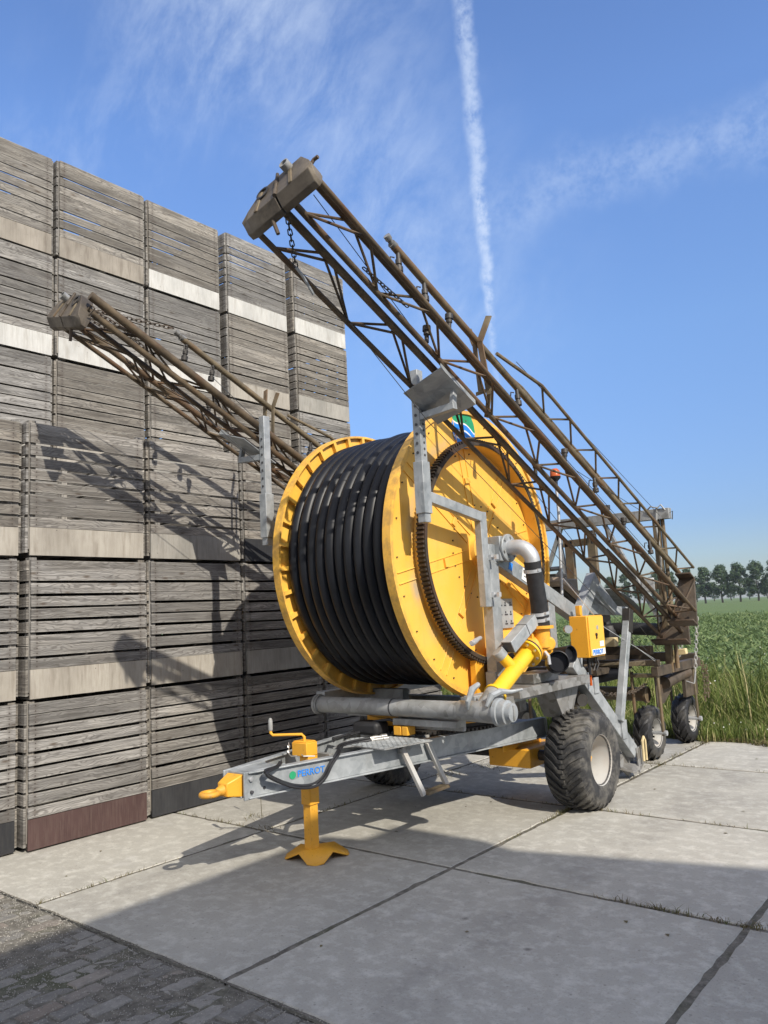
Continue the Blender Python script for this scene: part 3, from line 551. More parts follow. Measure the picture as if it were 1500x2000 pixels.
# ------------------------------------------------------------------ potato crates
CW, CD, CH = 1.19, 1.6, 1.228
def crate_meshes(seed, gap=1.0):
    r = random.Random(seed); out = []; hs = []
    z = 0.262
    for k in range(9): hgt = r.uniform(0.083, 0.091); hs.append((z, hgt)); z += hgt + (0.004 if k == 7 or r.random() < 0.10 else gap * r.uniform(0.020, 0.028)) 
    sc_ = (CH - 0.264 - 0.004) / (z - 0.262 - 0.008); hs = [(0.262 + (q - 0.262) * sc_, h_ * sc_) for q, h_ in hs]
    for sx in (1, -1):
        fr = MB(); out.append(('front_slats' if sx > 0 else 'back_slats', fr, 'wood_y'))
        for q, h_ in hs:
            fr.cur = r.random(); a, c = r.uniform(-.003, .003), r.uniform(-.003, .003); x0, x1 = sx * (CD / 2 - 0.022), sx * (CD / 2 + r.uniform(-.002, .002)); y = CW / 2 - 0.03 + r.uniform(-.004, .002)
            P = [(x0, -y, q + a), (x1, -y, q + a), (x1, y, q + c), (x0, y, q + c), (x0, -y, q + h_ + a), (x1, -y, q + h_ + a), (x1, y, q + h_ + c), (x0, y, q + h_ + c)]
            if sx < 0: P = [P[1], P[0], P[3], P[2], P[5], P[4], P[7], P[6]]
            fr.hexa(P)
    for sy in (1, -1):
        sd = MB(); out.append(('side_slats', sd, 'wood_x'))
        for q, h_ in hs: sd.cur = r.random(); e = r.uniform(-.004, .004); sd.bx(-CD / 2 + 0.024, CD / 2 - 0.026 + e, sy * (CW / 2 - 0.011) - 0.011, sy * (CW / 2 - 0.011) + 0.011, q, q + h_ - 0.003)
        sd.cur = r.random(); sd.bx(-CD / 2 + 0.024, CD / 2 - 0.026, sy * (CW / 2 - 0.011) - 0.011, sy * (CW / 2 - 0.011) + 0.011, 0.035, 0.255)
    bd = MB(); bd.bx(CD / 2 - 0.018, CD / 2 - 0.001, -CW / 2 + 0.03, CW / 2 - 0.03, 0.009, 0.257)
    bk = MB(); bk.bx(-CD / 2 + 0.001, -CD / 2 + 0.018, -CW / 2 + 0.03, CW / 2 - 0.03, 0.009, 0.257)
    fl = MB()
    for k in range(9): fl.cur = r.random(); fl.bx(-CD / 2 + 0.03 + k * 0.171, -CD / 2 + 0.03 + k * 0.171 + 0.16, -CW / 2 + 0.03, CW / 2 - 0.03, 0.04, 0.06)
    for y in (-0.5, 0, 0.5): fl.bx(-CD / 2 + 0.02, CD / 2 - 0.02, y - 0.04, y + 0.04, 0.002, 0.038)
    ps = []
    for sx in (1, -1):
        for sy in (1, -1): p = MB(); p.cur = r.random(); p.bx(sx * (CD / 2 - 0.06) - 0.036, sx * (CD / 2 - 0.06) + 0.036, sy * (CW / 2 - 0.055) - 0.032, sy * (CW / 2 - 0.055) + 0.032, 0.064, CH - 0.002); ps.append(p)
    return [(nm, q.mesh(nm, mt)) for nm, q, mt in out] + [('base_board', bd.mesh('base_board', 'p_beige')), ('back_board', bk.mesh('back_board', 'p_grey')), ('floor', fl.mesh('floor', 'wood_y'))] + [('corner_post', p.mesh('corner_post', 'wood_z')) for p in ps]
CM = [crate_meshes(s_) for s_ in (1, 2, 3, 4, 5)]; CMB = [crate_meshes(s_, 0.72) for s_ in (11, 12, 13, 14, 15)]
ROWW = ['bottom', 'second up', 'third up', 'fourth up', 'fifth up', 'topmost']
BW = dict(p_beige='beige', p_tan='tan', p_white='pale', p_grey='grey', p_black='black', p_maroon='maroon')
def crate(xf, yc, row, board, stack, group, k):
    r = random.Random(k * 13 + 1); x = xf - CD / 2 + r.uniform(-.012, .012); y = yc + r.uniform(-.006, .006)
    rw = ('topmost' if (row == 2 and group.endswith('front')) else ROWW[row])
    t = thing('potato_crate', (x, y, 0.006 + row * 1.236), f'crate with {BW[board]} board, {rw} in {stack}', 'crate', group)
    t.rotation_euler = (0, 0, r.uniform(-.006, .006))
    for nm, me in (CM if group.endswith('front') else CMB)[r.randrange(5)]:
        o = bpy.data.objects.new(nm, me); sc.collection.objects.link(o); o.parent = t
        if nm == 'base_board': o.material_slots[0].link = 'OBJECT'; o.material_slots[0].material = M[board]
k = 0
FB = {0: ('p_black', 'p_beige', 'p_beige'), 1: ('p_maroon', 'p_beige', 'p_beige'), 2: ('p_black', 'p_beige', 'p_grey'), 3: ('p_black', 'p_grey', 'p_black'), 4: ('p_grey', 'p_grey', 'p_tan'), 5: ('p_grey', 'p_tan', 'p_grey')}
FN = ['front stack at the left edge', 'front stack with maroon base', 'front stack behind the yellow hitch', 'front stack behind the left reel flange', 'front stack hidden behind the hose reel', 'last front stack behind the reel']
for c, yc in enumerate((2.58, 3.79, 4.995, 6.205, 7.415, 8.62)):
    for row in range(3): crate((-6.745, -6.665, -6.67, -6.67, -6.68, -6.66)[c], yc, row, FB[c][row], FN[c], 'potato crates stacked three high in front', k); k += 1
BB = {0: 'p_grey p_beige p_grey p_beige p_white p_tan', 1: 'p_grey p_beige p_grey p_grey p_white p_tan', 2: 'p_grey p_beige p_grey p_beige p_white p_tan', 3: 'p_beige p_grey p_beige p_grey p_white p_white', 4: 'p_grey p_beige p_grey p_grey p_beige p_white', 5: 'p_grey p_beige p_grey p_grey p_grey p_white'}
BN = ['back stack outside the left edge', 'back stack at the left edge', 'second back stack from the left', 'middle back stack', 'back stack fourth from the left', 'last back stack against the sky']
for c, yc in enumerate((2.44, 3.665, 4.885, 6.11, 7.385, 8.63)):
    for row in range(6): crate((-8.3, -8.3, -8.3, -8.3, -8.28, -8.19)[c], yc, row, BB[c].split()[row], BN[c], 'potato crates stacked six high behind', k); k += 1

# ------------------------------------------------------------------ hose reel machine
XM = -4.45
MA = thing('hose_reel_irrigator', (XM, 5.94, 0), 'yellow hose reel irrigation trailer with black hose, on two wide tyres', 'irrigation machine')
RX, RY, RZ = XM, 5.94, 2.335; RR = 1.292
reel = MB(); reel.lathe((RX, RY, RZ), (1, 0, 0), [(-0.6, 0.98), (0.6, 0.98)], 64); reel = reel.build('reel', 'iron', MA)
def flange(sg):
    b = MB(); c = (RX, RY, RZ); ax = (sg, 0, 0); seg = 120
    b.lathe(c, ax, [(0.655, 0.02), (0.655, 1.256), (0.677, 1.26), (0.677, RR), (0.595, RR), (0.595, 1.272), (0.635, 1.27), (0.635, 0.95)], seg, smooth=False)
    for k in range(36):
        a = 2 * math.pi * (k + 0.35) / 36; d = V(0, math.cos(a), math.sin(a)); t_ = V(0, -math.sin(a), math.cos(a)); p = V(RX + sg * 0.615, RY, RZ)
        b.box(p + d * 1.225, (0.045, 0.095, 0.035), (V(1, 0, 0), d, t_))
    o = b.build('flange', 'yellow_reel', reel); return o
flange(1); flange(-1)
b = MB(); pts = []; nturn = 11; hx = np.linspace(-0.548, 0.548, nturn)
for k in range(nturn):
    for j in range(120):
        a = 2 * math.pi * j / 120; sh = 0 if k == nturn - 1 else max(0, (j - 104) / 16); x = hx[k] + (hx[min(k + 1, nturn - 1)] - hx[k]) * (sh * sh * (3 - 2 * sh))
        rr = 1.135 + 0.004 * math.sin(a * 3 + k * 1.7) + 0.003 * math.sin(k * 2.3); pts.append((RX + x + 0.003 * math.sin(a * 2 + k * 2.1), RY + rr * math.cos(a + 0.6), RZ + rr * math.sin(a + 0.6)))
b.tube(pts, 0.0565, 14); b.build('wound_hose', 'hose', reel)
b = MB()
for k in range(nturn - 1):
    ring = [(RX + (hx[k] + hx[k + 1]) / 2, RY + 1.05 * math.cos(2 * math.pi * j / 96), RZ + 1.05 * math.sin(2 * math.pi * j / 96)) for j in range(96)]; b.tube(ring, 0.055, 8, closed=True)
tag(b.build('inner_hose_layer', 'hose', reel))
# gear ring with teeth standing proud of the right flange
b = MB(); b.lathe((RX, RY, RZ), (1, 0, 0), [(0.655, 0.945), (0.775, 0.945), (0.775, 0.962), (0.655, 0.962)], 120); b.build('gear_rim', 'yellow_reel', reel)
b = MB(); gt = 168
for k in range(gt):
    a = 2 * math.pi * k / gt; d = V(0, math.cos(a), math.sin(a)); t_ = V(0, -math.sin(a), math.cos(a)); b.box(V(RX + 0.742, RY, RZ) + d * 0.981, (0.07, 0.05, 0.017), (V(1, 0, 0), d, t_))
b.lathe((RX, RY, RZ), (1, 0, 0), [(0.70, 0.960), (0.70, 0.984), (0.784, 0.984), (0.784, 0.950), (0.70, 0.950)], 120, smooth=False); b.build('gear_ring', 'gear', reel)
# pressed seams and spoke channels on the outer face
b = MB(); fx = RX + 0.659
for k, a in enumerate((12, 57, 102, 147, 192, 237, 282, 327)):
    a = R(a); d = V(0, math.cos(a), math.sin(a)); t_ = V(0, -math.sin(a), math.cos(a))
    for s_ in (-0.045, 0.045): b.box(V(fx, RY, RZ) + d * 0.56 + t_ * s_, (0.009, 0.74, 0.005), (V(1, 0, 0), d, t_)); b.box(V(fx, RY, RZ) + d * 1.1 + t_ * s_, (0.012, 0.24, 0.008), (V(1, 0, 0), d, t_))
    b.box(V(fx + 0.006, RY, RZ) + d * (0.45 + 0.1 * (k % 3)), (0.022, 0.05, 0.075), (V(1, 0, 0), d, t_))
b.lathe((RX, RY, RZ), (1, 0, 0), [(0.655, 0.15), (0.70, 0.14), (0.70, 0.02)], 32); b.build('spoke', 'yellow_reel', reel, 0.003)
b = MB()
for k in range(24):
    for rr in (1.2, 0.89, 0.42):
        a = R(15 * k + 4); b.lathe((fx - 0.003, RY + rr * math.cos(a), RZ + rr * math.sin(a)), (1, 0, 0), [(0, 0.0075), (0.010, 0.007), (0.010, 0.0)], 6, smooth=False)
tag(b.build('bolts', 'rust', reel), kind='stuff')
# round emblem: green hill over blue and white waves
lc = PX(905, 838, RX + 0.66); LRy, LRz = 0.19, 0.185; LY, LZ = lc[1], lc[2]
def wave_strip(f0, f1, x, name, mat):
    b = MB(); n = 26; top = []; bot = []
    for i in range(n + 1):
        u = -1 + 2 * i / n; lim = math.sqrt(max(0, 1 - u * u)); a, c = max(-lim, min(lim, f0(u))), max(-lim, min(lim, f1(u))); bot.append((x, LY + u * LRy, LZ + a * LRz)); top.append((x, LY + u * LRy, LZ + c * LRz))
    b.add(bot + top, [(i, i + 1, n + 1 + i + 1, n + 1 + i) for i in range(n)]); return b.build(name, mat, reel)
wf = lambda o: (lambda u: o + 0.12 * math.sin(u * 3.4 + 0.8) - 0.25 * u)
ex = RX + 0.662
wave_strip(wf(0.22), lambda u: 1.0, ex, 'emblem_hill', 'green')
for k in range(4): wave_strip(wf(0.14 - 0.36 * k - 0.27), wf(0.14 - 0.36 * k), ex, 'emblem_wave', 'blue'); wave_strip(wf(0.14 - 0.36 * k), wf(0.14 - 0.36 * k + 0.085), ex, 'emblem_gap', 'white')

def sym(fn):
    """build a part and its mirror twin on the other side of the trailer"""
    return fn(False), fn(True)
def fin(b, mir): return b.mirror(XM) if mir else b
# chassis: two drawbar beams running back from the coupling
def beam(mir):
    b = MB(); p, q = V(-4.355, 3.64, 0), V(-3.70, 6.72, 0); d = unit(q - p); n_ = V(d[1], -d[0], 0)
    if n_[0] < 0: n_ = -n_
    z0, z1 = 0.592, 0.772
    for (za, zb, w0, w1) in ((z1 - 0.011, z1, -0.035, 0.035), (z0, z0 + 0.011, -0.035, 0.035), (z0 + 0.011, z1 - 0.011, -0.006, 0.006)):
        b.hexa([p + n_ * w0 + V(0, 0, za), p + n_ * w1 + V(0, 0, za), q + n_ * w1 + V(0, 0, za), q + n_ * w0 + V(0, 0, za), p + n_ * w0 + V(0, 0, zb), p + n_ * w1 + V(0, 0, zb), q + n_ * w1 + V(0, 0, zb), q + n_ * w0 + V(0, 0, zb)])
    b.hexa([q + n_ * -.034 + V(0, 0, z0 + .012), q + n_ * .034 + V(0, 0, z0 + .012), q + d * .008 + n_ * .034 + V(0, 0, z0 + .012), q + d * .008 + n_ * -.034 + V(0, 0, z0 + .012), q + n_ * -.034 + V(0, 0, z1 - .012), q + n_ * .034 + V(0, 0, z1 - .012), q + d * .008 + n_ * .034 + V(0, 0, z1 - .012), q + d * .008 + n_ * -.034 + V(0, 0, z1 - .012)])
    return fin(b, mir).build('chassis_beam', 'galv', MA, 0.003)
beams = sym(beam)
for q in ((-5.15, -3.75, 6.5, 6.62, 0.60, 0.76), (-4.78, -4.12, 5.32, 5.42, 0.60, 0.755), (-4.56, -4.34, 4.46, 4.50, 0.6, 0.76)): b = MB(); b.bx(*q); b.build('cross_member', 'galv_d', MA, 0.003)
def cheek(mir):
    b = MB(); b.bx(-4.349, -4.334, 3.60, 3.99, 0.585, 0.775)
    return fin(b, mir).build('coupling_plate', 'galv', MA, 0.004)
cheeks = sym(cheek)
for i, (y, z) in enumerate(((3.655, 0.725), (3.765, 0.735), (3.66, 0.635), (3.77, 0.645))):
    b = MB(); r_ = 0.019 if i < 2 else 0.012; b.lathe((-4.335, y, z), (1, 0, 0), [(0, r_), (0.016, r_), (0.018, r_ * .6), (0.018, 0)], 6 if i < 2 else 12, smooth=False); b.build('bolt', 'galv_b' if i < 2 else 'ink', cheeks[0])
b = MB(); b.bx(-4.53, -4.37, 3.62, 3.95, 0.755, 0.77); b.bx(-4.53, -4.37, 3.6, 3.9, 0.60, 0.612); b.build('coupling_top', 'galv', MA, 0.003)
b = MB(); b.hexa([V(-4.50, 3.50, .625), V(-4.40, 3.50, .625), V(-4.365, 3.66, .60), V(-4.535, 3.66, .60), V(-4.50, 3.50, .715), V(-4.40, 3.50, .715), V(-4.365, 3.62, .76), V(-4.535, 3.62, .76)]); b.bx(-4.52, -4.38, 3.655, 3.72, .615, .75)
hitch = b.build('drawbar_hitch', 'yellow2', MA, 0.008)
b = MB(); b.tube([(-4.45 + 0.052 * math.cos(a), 3.395 + 0.058 * math.sin(a), 0.663) for a in np.linspace(0, 2 * math.pi, 24, endpoint=False)], 0.020, 10, closed=True); b.tube([(-4.45, 3.45, .663), (-4.45, 3.48, .665), (-4.45, 3.51, .668)], [0.024, 0.034, 0.042], 12); b.build('towing_eye', 'yellow_worn', hitch)
# jack stand
b = MB(); b.bx(-4.50, -4.40, 4.29, 4.39, 0.40, 0.77); jack = b.build('jack', 'yellow2', MA, 0.006)
b = MB(); b.bx(-4.49, -4.41, 4.30, 4.38, 0.07, 0.40); b.build('inner_leg', 'yellow2', jack, 0.004)
b = MB(); b.bx(-4.555, -4.395, 4.265, 4.385, 0.765, 0.865); b.bx(-4.55, -4.40, 4.275, 4.375, 0.865, 0.875); b.build('gearbox_cap', 'yellow2', jack, 0.006)
c0 = PY(594, 1434, 4.32); c1 = PY(529, 1439, 4.195)
b = MB(); b.tube([(c0[0], 4.32, 0.86), (c0[0], 4.32, c0[2] - .02), (c0[0] - .015, 4.31, c0[2]), (c1[0] + .02, 4.2, c1[2] + .012), (c1[0], 4.195, c1[2] + .03), (c1[0], 4.195, c1[2] + .05)], 0.0115, 8); crank = b.build('crank_handle', 'yellow2', jack)
b = MB(); b.lathe((c1[0], 4.195, c1[2] + .045), (0, 0, 1), [(0, .012), (.01, .018), (.08, .017), (.095, .012), (.1, 0)], 12); b.build('grip', 'galv_d', crank)
b = MB(); star = []
for k in range(4):
    th = math.pi / 2 * k - math.pi / 4 - 0.05
    for da, rr, zz in ((-.26, .245, .012), (0, .25, .0), (.26, .245, .012), (math.pi / 4, .185, .062)): star.append((-4.47 + rr * math.cos(th + da), 4.41 + rr * math.sin(th + da), zz))
cen = [(-4.45 + .075 * math.cos(math.pi / 8 * k - math.pi / 4 - .3), 4.37 + .075 * math.sin(math.pi / 8 * k - math.pi / 4 - .3), .08) for k in range(16)]
b.add(star + cen, [(k, (k + 1) % 16, 16 + (k + 1) % 16, 16 + k) for k in range(16)] + [tuple(range(16, 32))]); fp = b.build('foot_plate', 'yellow2', jack); sm_ = fp.modifiers.new('thick', 'SOLIDIFY'); sm_.thickness = 0.008
b = MB(); b.tube([(-4.40, 4.22, .79), (-4.36, 4.2, .785), (-4.30, 4.26, .78)], .005, 6); b.tube([(-4.52, 4.2, .79), (-4.47, 4.18, .78), (-4.42, 4.19, .785)], .005, 6); b.chain([(-4.52, 4.2, .80), (-4.54, 4.22, .87)], .025, .014, .0025); b.build('locking_pin', 'chrome', jack)
# deck plate with raised pattern
DK = [PZ(*p, .79)[:2] for p in ((650, 1459), (680, 1441), (757, 1436), (845, 1444), (751, 1462), (692, 1455))]
b = MB(); b.prism([(x, y, .776) for x, y in DK], (0, 0, .008)); deck = b.build('deck_plate', 'galv_d', MA)
b = MB(); cxm, cym = np.mean([p[0] for p in DK]), np.mean([p[1] for p in DK])
def inside(x, y):
    c = False; n = len(DK)
    for i in range(n):
        x0, y0 = DK[i]; x1, y1 = DK[(i + 1) % n]
        if (y0 > y) != (y1 > y) and x < (x1 - x0) * (y - y0) / (y1 - y0) + x0: c = not c
    return c
for i in range(40):
    for j in range(40):
        x, y = -4.8 + i * 0.028, 4.4 + j * 0.028
        if inside(x, y) and inside(x + .015, y) and inside(x - .015, y): a = R(45 if (i + j) % 2 else -45); b.box((x, y, .786), (0.030, 0.007, 0.004), (V(math.cos(a), math.sin(a), 0), V(-math.sin(a), math.cos(a), 0), V(0, 0, 1)))
tag(b.build('tread_pattern', 'galv', deck), kind='stuff')
# step ladder hanging from the right-hand beam
step = MB(); T0, T1, B0, B1 = V(-4.03, 4.97, .745), V(-3.975, 5.24, .75), V(-3.90, 5.06, .372), V(-3.90, 5.38, .378)
step.bx(-4.08, -4.04, 4.96, 5.22, .70, .745); step = step.build('step_ladder', 'galv_d', MA, 0.002)
for a, c in ((T0, B0), (T1, B1)): b = MB(); b.bar(a, c, 0.03, 0.045, (0, 1, 0)); b.build('rail', 'rim', step, 0.003)
b = MB(); b.bar(B0 + V(0, .012, .012), B1 + V(0, -.012, .012), 0.075, 0.025); b.build('tread', 'rust_o', step, 0.003)
# hydraulic hoses lying along the drawbar
for k, off in enumerate((0.0, 0.016)):
    b = MB(); P = [V(-4.33, 3.93, .79 + off), V(-4.29, 3.86, .775 + off), PX(517, 1507, -4.25), PX(545, 1524, -4.25), PX(580, 1534, -4.23), PX(612, 1531, -4.22), PX(632, 1515, -4.2), PX(645, 1490, -4.18), PX(660, 1466, -4.2), V(-4.38, 4.62, .80), V(-4.38, 4.80, .805), V(-4.33, 4.93, .81)]
    P = [p + V(0, 0, -off * 1.0) + V(off, 0, 0) for p in P]; Q = []
    for i in range(len(P) - 1):
        p0, p1, p2, p3 = P[max(0, i - 1)], P[i], P[i + 1], P[min(len(P) - 1, i + 2)]
        for t_ in np.linspace(0, 1, 6, endpoint=False): Q.append(0.5 * ((2 * p1) + (p2 - p0) * t_ + (2 * p0 - 5 * p1 + 4 * p2 - p3) * t_ ** 2 + (3 * p1 - p0 - 3 * p2 + p3) * t_ ** 3))
    Q.append(P[-1]); b.tube(Q, 0.0105, 8); h_ = b.build('hydraulic_hose', 'cable', MA)
    b = MB(); e = P[-1]; d = unit(V(.35, .75, 0)); b.lathe(e, d, [(0, .012), (.03, .014), (.032, .018), (.07, .018), (.072, .014), (.10, .014), (.102, .021), (.15, .021), (.15, 0)], 14); b.build('coupling', 'chrome', h_)
b = MB(); b.tube([(-4.6, 4.95, .79), (-4.66, 5.05, .80), (-4.60, 5.15, .82), (-4.5, 5.2, .90), (-4.35, 5.22, .92), (-4.25, 5.25, .88)], .012, 8); b.tube([(-4.62, 4.8, .79), (-4.72, 4.9, .79), (-4.68, 5.1, .80), (-4.5, 5.25, .86)], .012, 8); b.build('cable_bundle', 'cable', MA)
b = MB(); b.bx(-4.70, -4.42, 5.12, 5.3, .79, .9); b.build('hose_box', 'rubber', MA, 0.03)
# turntable
b = MB(); b.lathe((XM, 6.0, .775), (0, 0, 1), [(0, 0.02), (0, .66), (.03, .66), (.03, .60), (.09, .60), (.09, .02)], 72, smooth=False)
for k in range(100): a = 2 * math.pi * k / 100; d = V(math.cos(a), math.sin(a), 0); b.box(V(XM, 6.0, .79) + d * .67, (.03, .022, .022), (d, V(-d[1], d[0], 0), V(0, 0, 1)))
b.build('turntable', 'iron', MA)
b = MB(); b.lathe((XM, 6.0, .84), (0, 0, 1), [(0, .63), (.06, .63), (.06, .5)], 72); b.build('turntable_guard', 'yellow2', MA)
b = MB(); b.bx(-4.28, -4.20, 5.18, 5.29, .80, .875); b.bx(-4.19, -4.13, 5.18, 5.29, .80, .875); b.build('locking_block', 'yellow2', MA, 0.006)
b = MB(); b.bx(-4.30, -3.65, 5.2, 5.32, .88, .935); b.bx(-4.3, -3.66, 5.32, 5.36, .84, .93); b.bx(-5.2, -3.7, 5.62, 5.74, .87, .99); b.bx(-5.2, -3.7, 6.3, 6.42, .87, .99); b.build('turntable_frame', 'galv_d', MA, 0.004)
# long suction pipe across the front
PYY, PZZ = 5.20, 1.025
b = MB(); b.tube([(-5.17, PYY, PZZ), (-3.62, PYY, PZZ)], .072, 20); b.tube([(-3.62, PYY, PZZ), (-3.60, PYY, PZZ), (-3.42, PYY, PZZ)], [.072, .078, .080], 20)
pipe = b.build('feed_pipe', 'galv_d', MA)
for x, r0 in ((-5.17, .092), (-5.15, .086)): b = MB(); b.lathe((x, PYY, PZZ), (1, 0, 0), [(-.012, .07), (-.012, r0), (.012, r0), (.012, .07)], 24); b.build('end_collar', 'galv_d', pipe)
b = MB(); b.lathe((-4.28, PYY, PZZ), (1, 0, 0), [(-.006, .07), (-.006, .075), (.006, .075), (.006, .07)], 24); b.build('strap', 'ink', pipe)
b = MB(); b.tube([(-3.42, PYY, PZZ), (-3.30, PYY, PZZ), (-3.24, PYY, PZZ)], [.083, .088, .088], 22); b.tube([(-3.38, PYY + .0, PZZ), (-3.37, PYY + .07, PZZ + .05), (-3.365, PYY + .16, PZZ + .11)], [.082, .083, .085], 20); b.build('tee_piece', 'galv_d', pipe)
b = MB(); b.lathe((-3.25, PYY, PZZ), (1, 0, 0), [(0, .06), (0, .106), (.03, .106), (.035, .088), (.05, .092), (.09, .092), (.095, .072), (.135, .070), (.14, 0)], 26); cap = b.build('end_cap', 'galv', pipe)
b = MB(); b.box((-3.108, PYY, PZZ), (.012, .018, .11)); b.build('cap_bar', 'galv_d', cap, .002)
b = MB(); b.tube([(-3.29, PYY - .09, PZZ + .05), (-3.27, PYY - .05, PZZ + .13), (-3.25, PYY + .05, PZZ + .15), (-3.2, PYY + .13, PZZ + .14), (-3.15, PYY + .22, PZZ + .15)], [.014, .03, .026, .016, .010], 8); b.tube([(-3.47, PYY - .08, PZZ + .02), (-3.46, PYY - .09, PZZ + .08), (-3.46, PYY - .02, PZZ + .17), (-3.45, PYY + .06, PZZ + .20)], [.010, .022, .028, .02], 8); b.build('clamp_lever', 'galv', pipe)
# inclined yellow riser with a capped branch
A_, B_ = V(-3.365, PYY + .16, PZZ + .11), V(-3.36, 5.93, 1.43); dr = unit(B_ - A_)
b = MB(); b.tube([A_, B_], .066, 20); b.lathe(A_, dr, [(-.012, .06), (-.012, .094), (.012, .094), (.02, .066)], 22); b.lathe(B_, dr, [(-.035, .06), (-.035, .125), (-.012, .125), (-.012, .06)], 26)
br0 = A_ + dr * .36; brd = unit(V(-.30, -.45, .62)); b.tube([br0, br0 + brd * .17], .048, 16); riser = b.build('riser_pipe', 'lemon', MA)
b = MB(); b.lathe(br0 + brd * .15, brd, [(0, .050), (0, .056), (.065, .056), (.07, .05), (.07, 0)], 18); b.build('branch_cap', 'galv', riser)
b = MB(); sd, up_ = frame(dr)
for k in range(8): a = 2 * math.pi * (k + .5) / 8; b.lathe(B_ + (sd * math.cos(a) + up_ * math.sin(a)) * .098 - dr * .05, dr, [(0, 0), (0, .012), (.015, .013)], 6, smooth=False)
tag(b.build('flange_bolts', 'chrome', riser), kind='stuff')
b = MB(); b.lathe(B_, dr, [(-.012, .06), (-.012, .118), (.015, .118), (.015, .06)], 26); b.build('gasket', 'rubber', riser)
# turbine and gearbox
tb = MB(); tb.lathe(B_, dr, [(.015, .06), (.015, .115), (.04, .118), (.05, .085), (.12, .085), (.14, .10), (.19, .10), (.19, 0)], 24); tb.lathe((-3.29, 6.06, 1.60), (0, 0, 1), [(-.14, .07), (0.02, .07), (.02, .105), (.045, .105), (.045, .05)], 22)
turb = tb.build('turbine', 'yellow2', MA)
b = MB(); b.box((-3.40, 6.06, 1.50), (.15, .20, .17)); b.box((-3.47, 6.02, 1.60), (.1, .12, .08)); b.lathe((-3.36, 6.10, 1.44), (1, 0, 0), [(0, .085), (.10, .085), (.11, .06), (.11, 0)], 20); b.lathe((-3.27, 6.10, 1.49), unit((.8, -.6, 0)), [(-.1, .06), (.05, .06), (.06, .05), (.06, 0)], 18); b.build('gearbox', 'yellow2', turb, .012)
b = MB(); b.tube([(-3.18, 6.32, 1.60), (-3.14, 6.27, 1.60)], .035, 12); b.build('valve_knob', 'galv', turb)
# grey square guard tube above the riser
g0, g1 = V(-3.36, 5.60, 1.49), V(-3.33, 5.98, 1.70); b = MB(); b.bar(g0, g1, .105, .105); guard = b.build('shaft_guard', 'galv', MA, .004)
b = MB(); b.bar(g0 - unit(g1 - g0) * .001, g0 - unit(g1 - g0) * .004, .09, .09); b.build('painted_opening', 'ink', guard)  # dark plate painted for the shade inside the tube; the bar is solid
b = MB(); gm = (g0 + g1) / 2 + unit(g1 - g0) * .05; b.bar(gm - unit(g1 - g0) * .004, gm + unit(g1 - g0) * .004, .109, .109); b.build('strap', 'ink', guard)
# bearing block, silver elbow and black hose at the reel axle
b = MB(); b.box((-3.56, 5.90, 2.33), (.12, .16, .22)); b.lathe((-3.50, RY, RZ), (1, 0, 0), [(0, .05), (0, .125), (.025, .125), (.025, .05)], 28)
bear = b.build('axle_bearing', 'galv', MA, .006)
b = MB()
for k in range(6): a = 2 * math.pi * k / 6 + .3; b.lathe((-3.475, RY + .1 * math.cos(a), RZ + .1 * math.sin(a)), (1, 0, 0), [(0, .014), (.014, .014), (.014, 0)], 6, smooth=False)
tag(b.build('bearing_bolts', 'galv_d', bear), kind='stuff')
el = [V(-3.49, RY, RZ)] + [V(-3.40 + .13 * math.sin(a), RY + .02 * (1 - math.cos(a)), RZ - .13 + .13 * math.cos(a)) for a in np.linspace(0, math.pi / 2, 9)] + [V(-3.27, RY + .02, RZ - .17)]
b = MB(); b.tube(el, .066, 20); b.build('elbow_pipe', 'galv_b', MA)
b = MB(); b.tube([(-3.27, 5.955, 2.20), (-3.275, 5.99, 2.02), (-3.28, 6.03, 1.84), (-3.29, 6.06, 1.64)], [.074, .073, .074, .076], 20); hz_ = b.build('pressure_hose', 'rubber', MA)
for (y, z) in ((5.967, 2.12), (6.043, 1.75), (6.053, 1.70)):
    b = MB(); b.lathe((-3.277 - (2.2 - z) * .02, y, z), unit((-.02, .18, -1)), [(-.014, .07), (-.014, .080), (.014, .080), (.014, .07)], 22); b.box((-3.215, y - .02, z), (.03, .05, .022)); b.build('hose_clamp', 'galv_b', hz_)
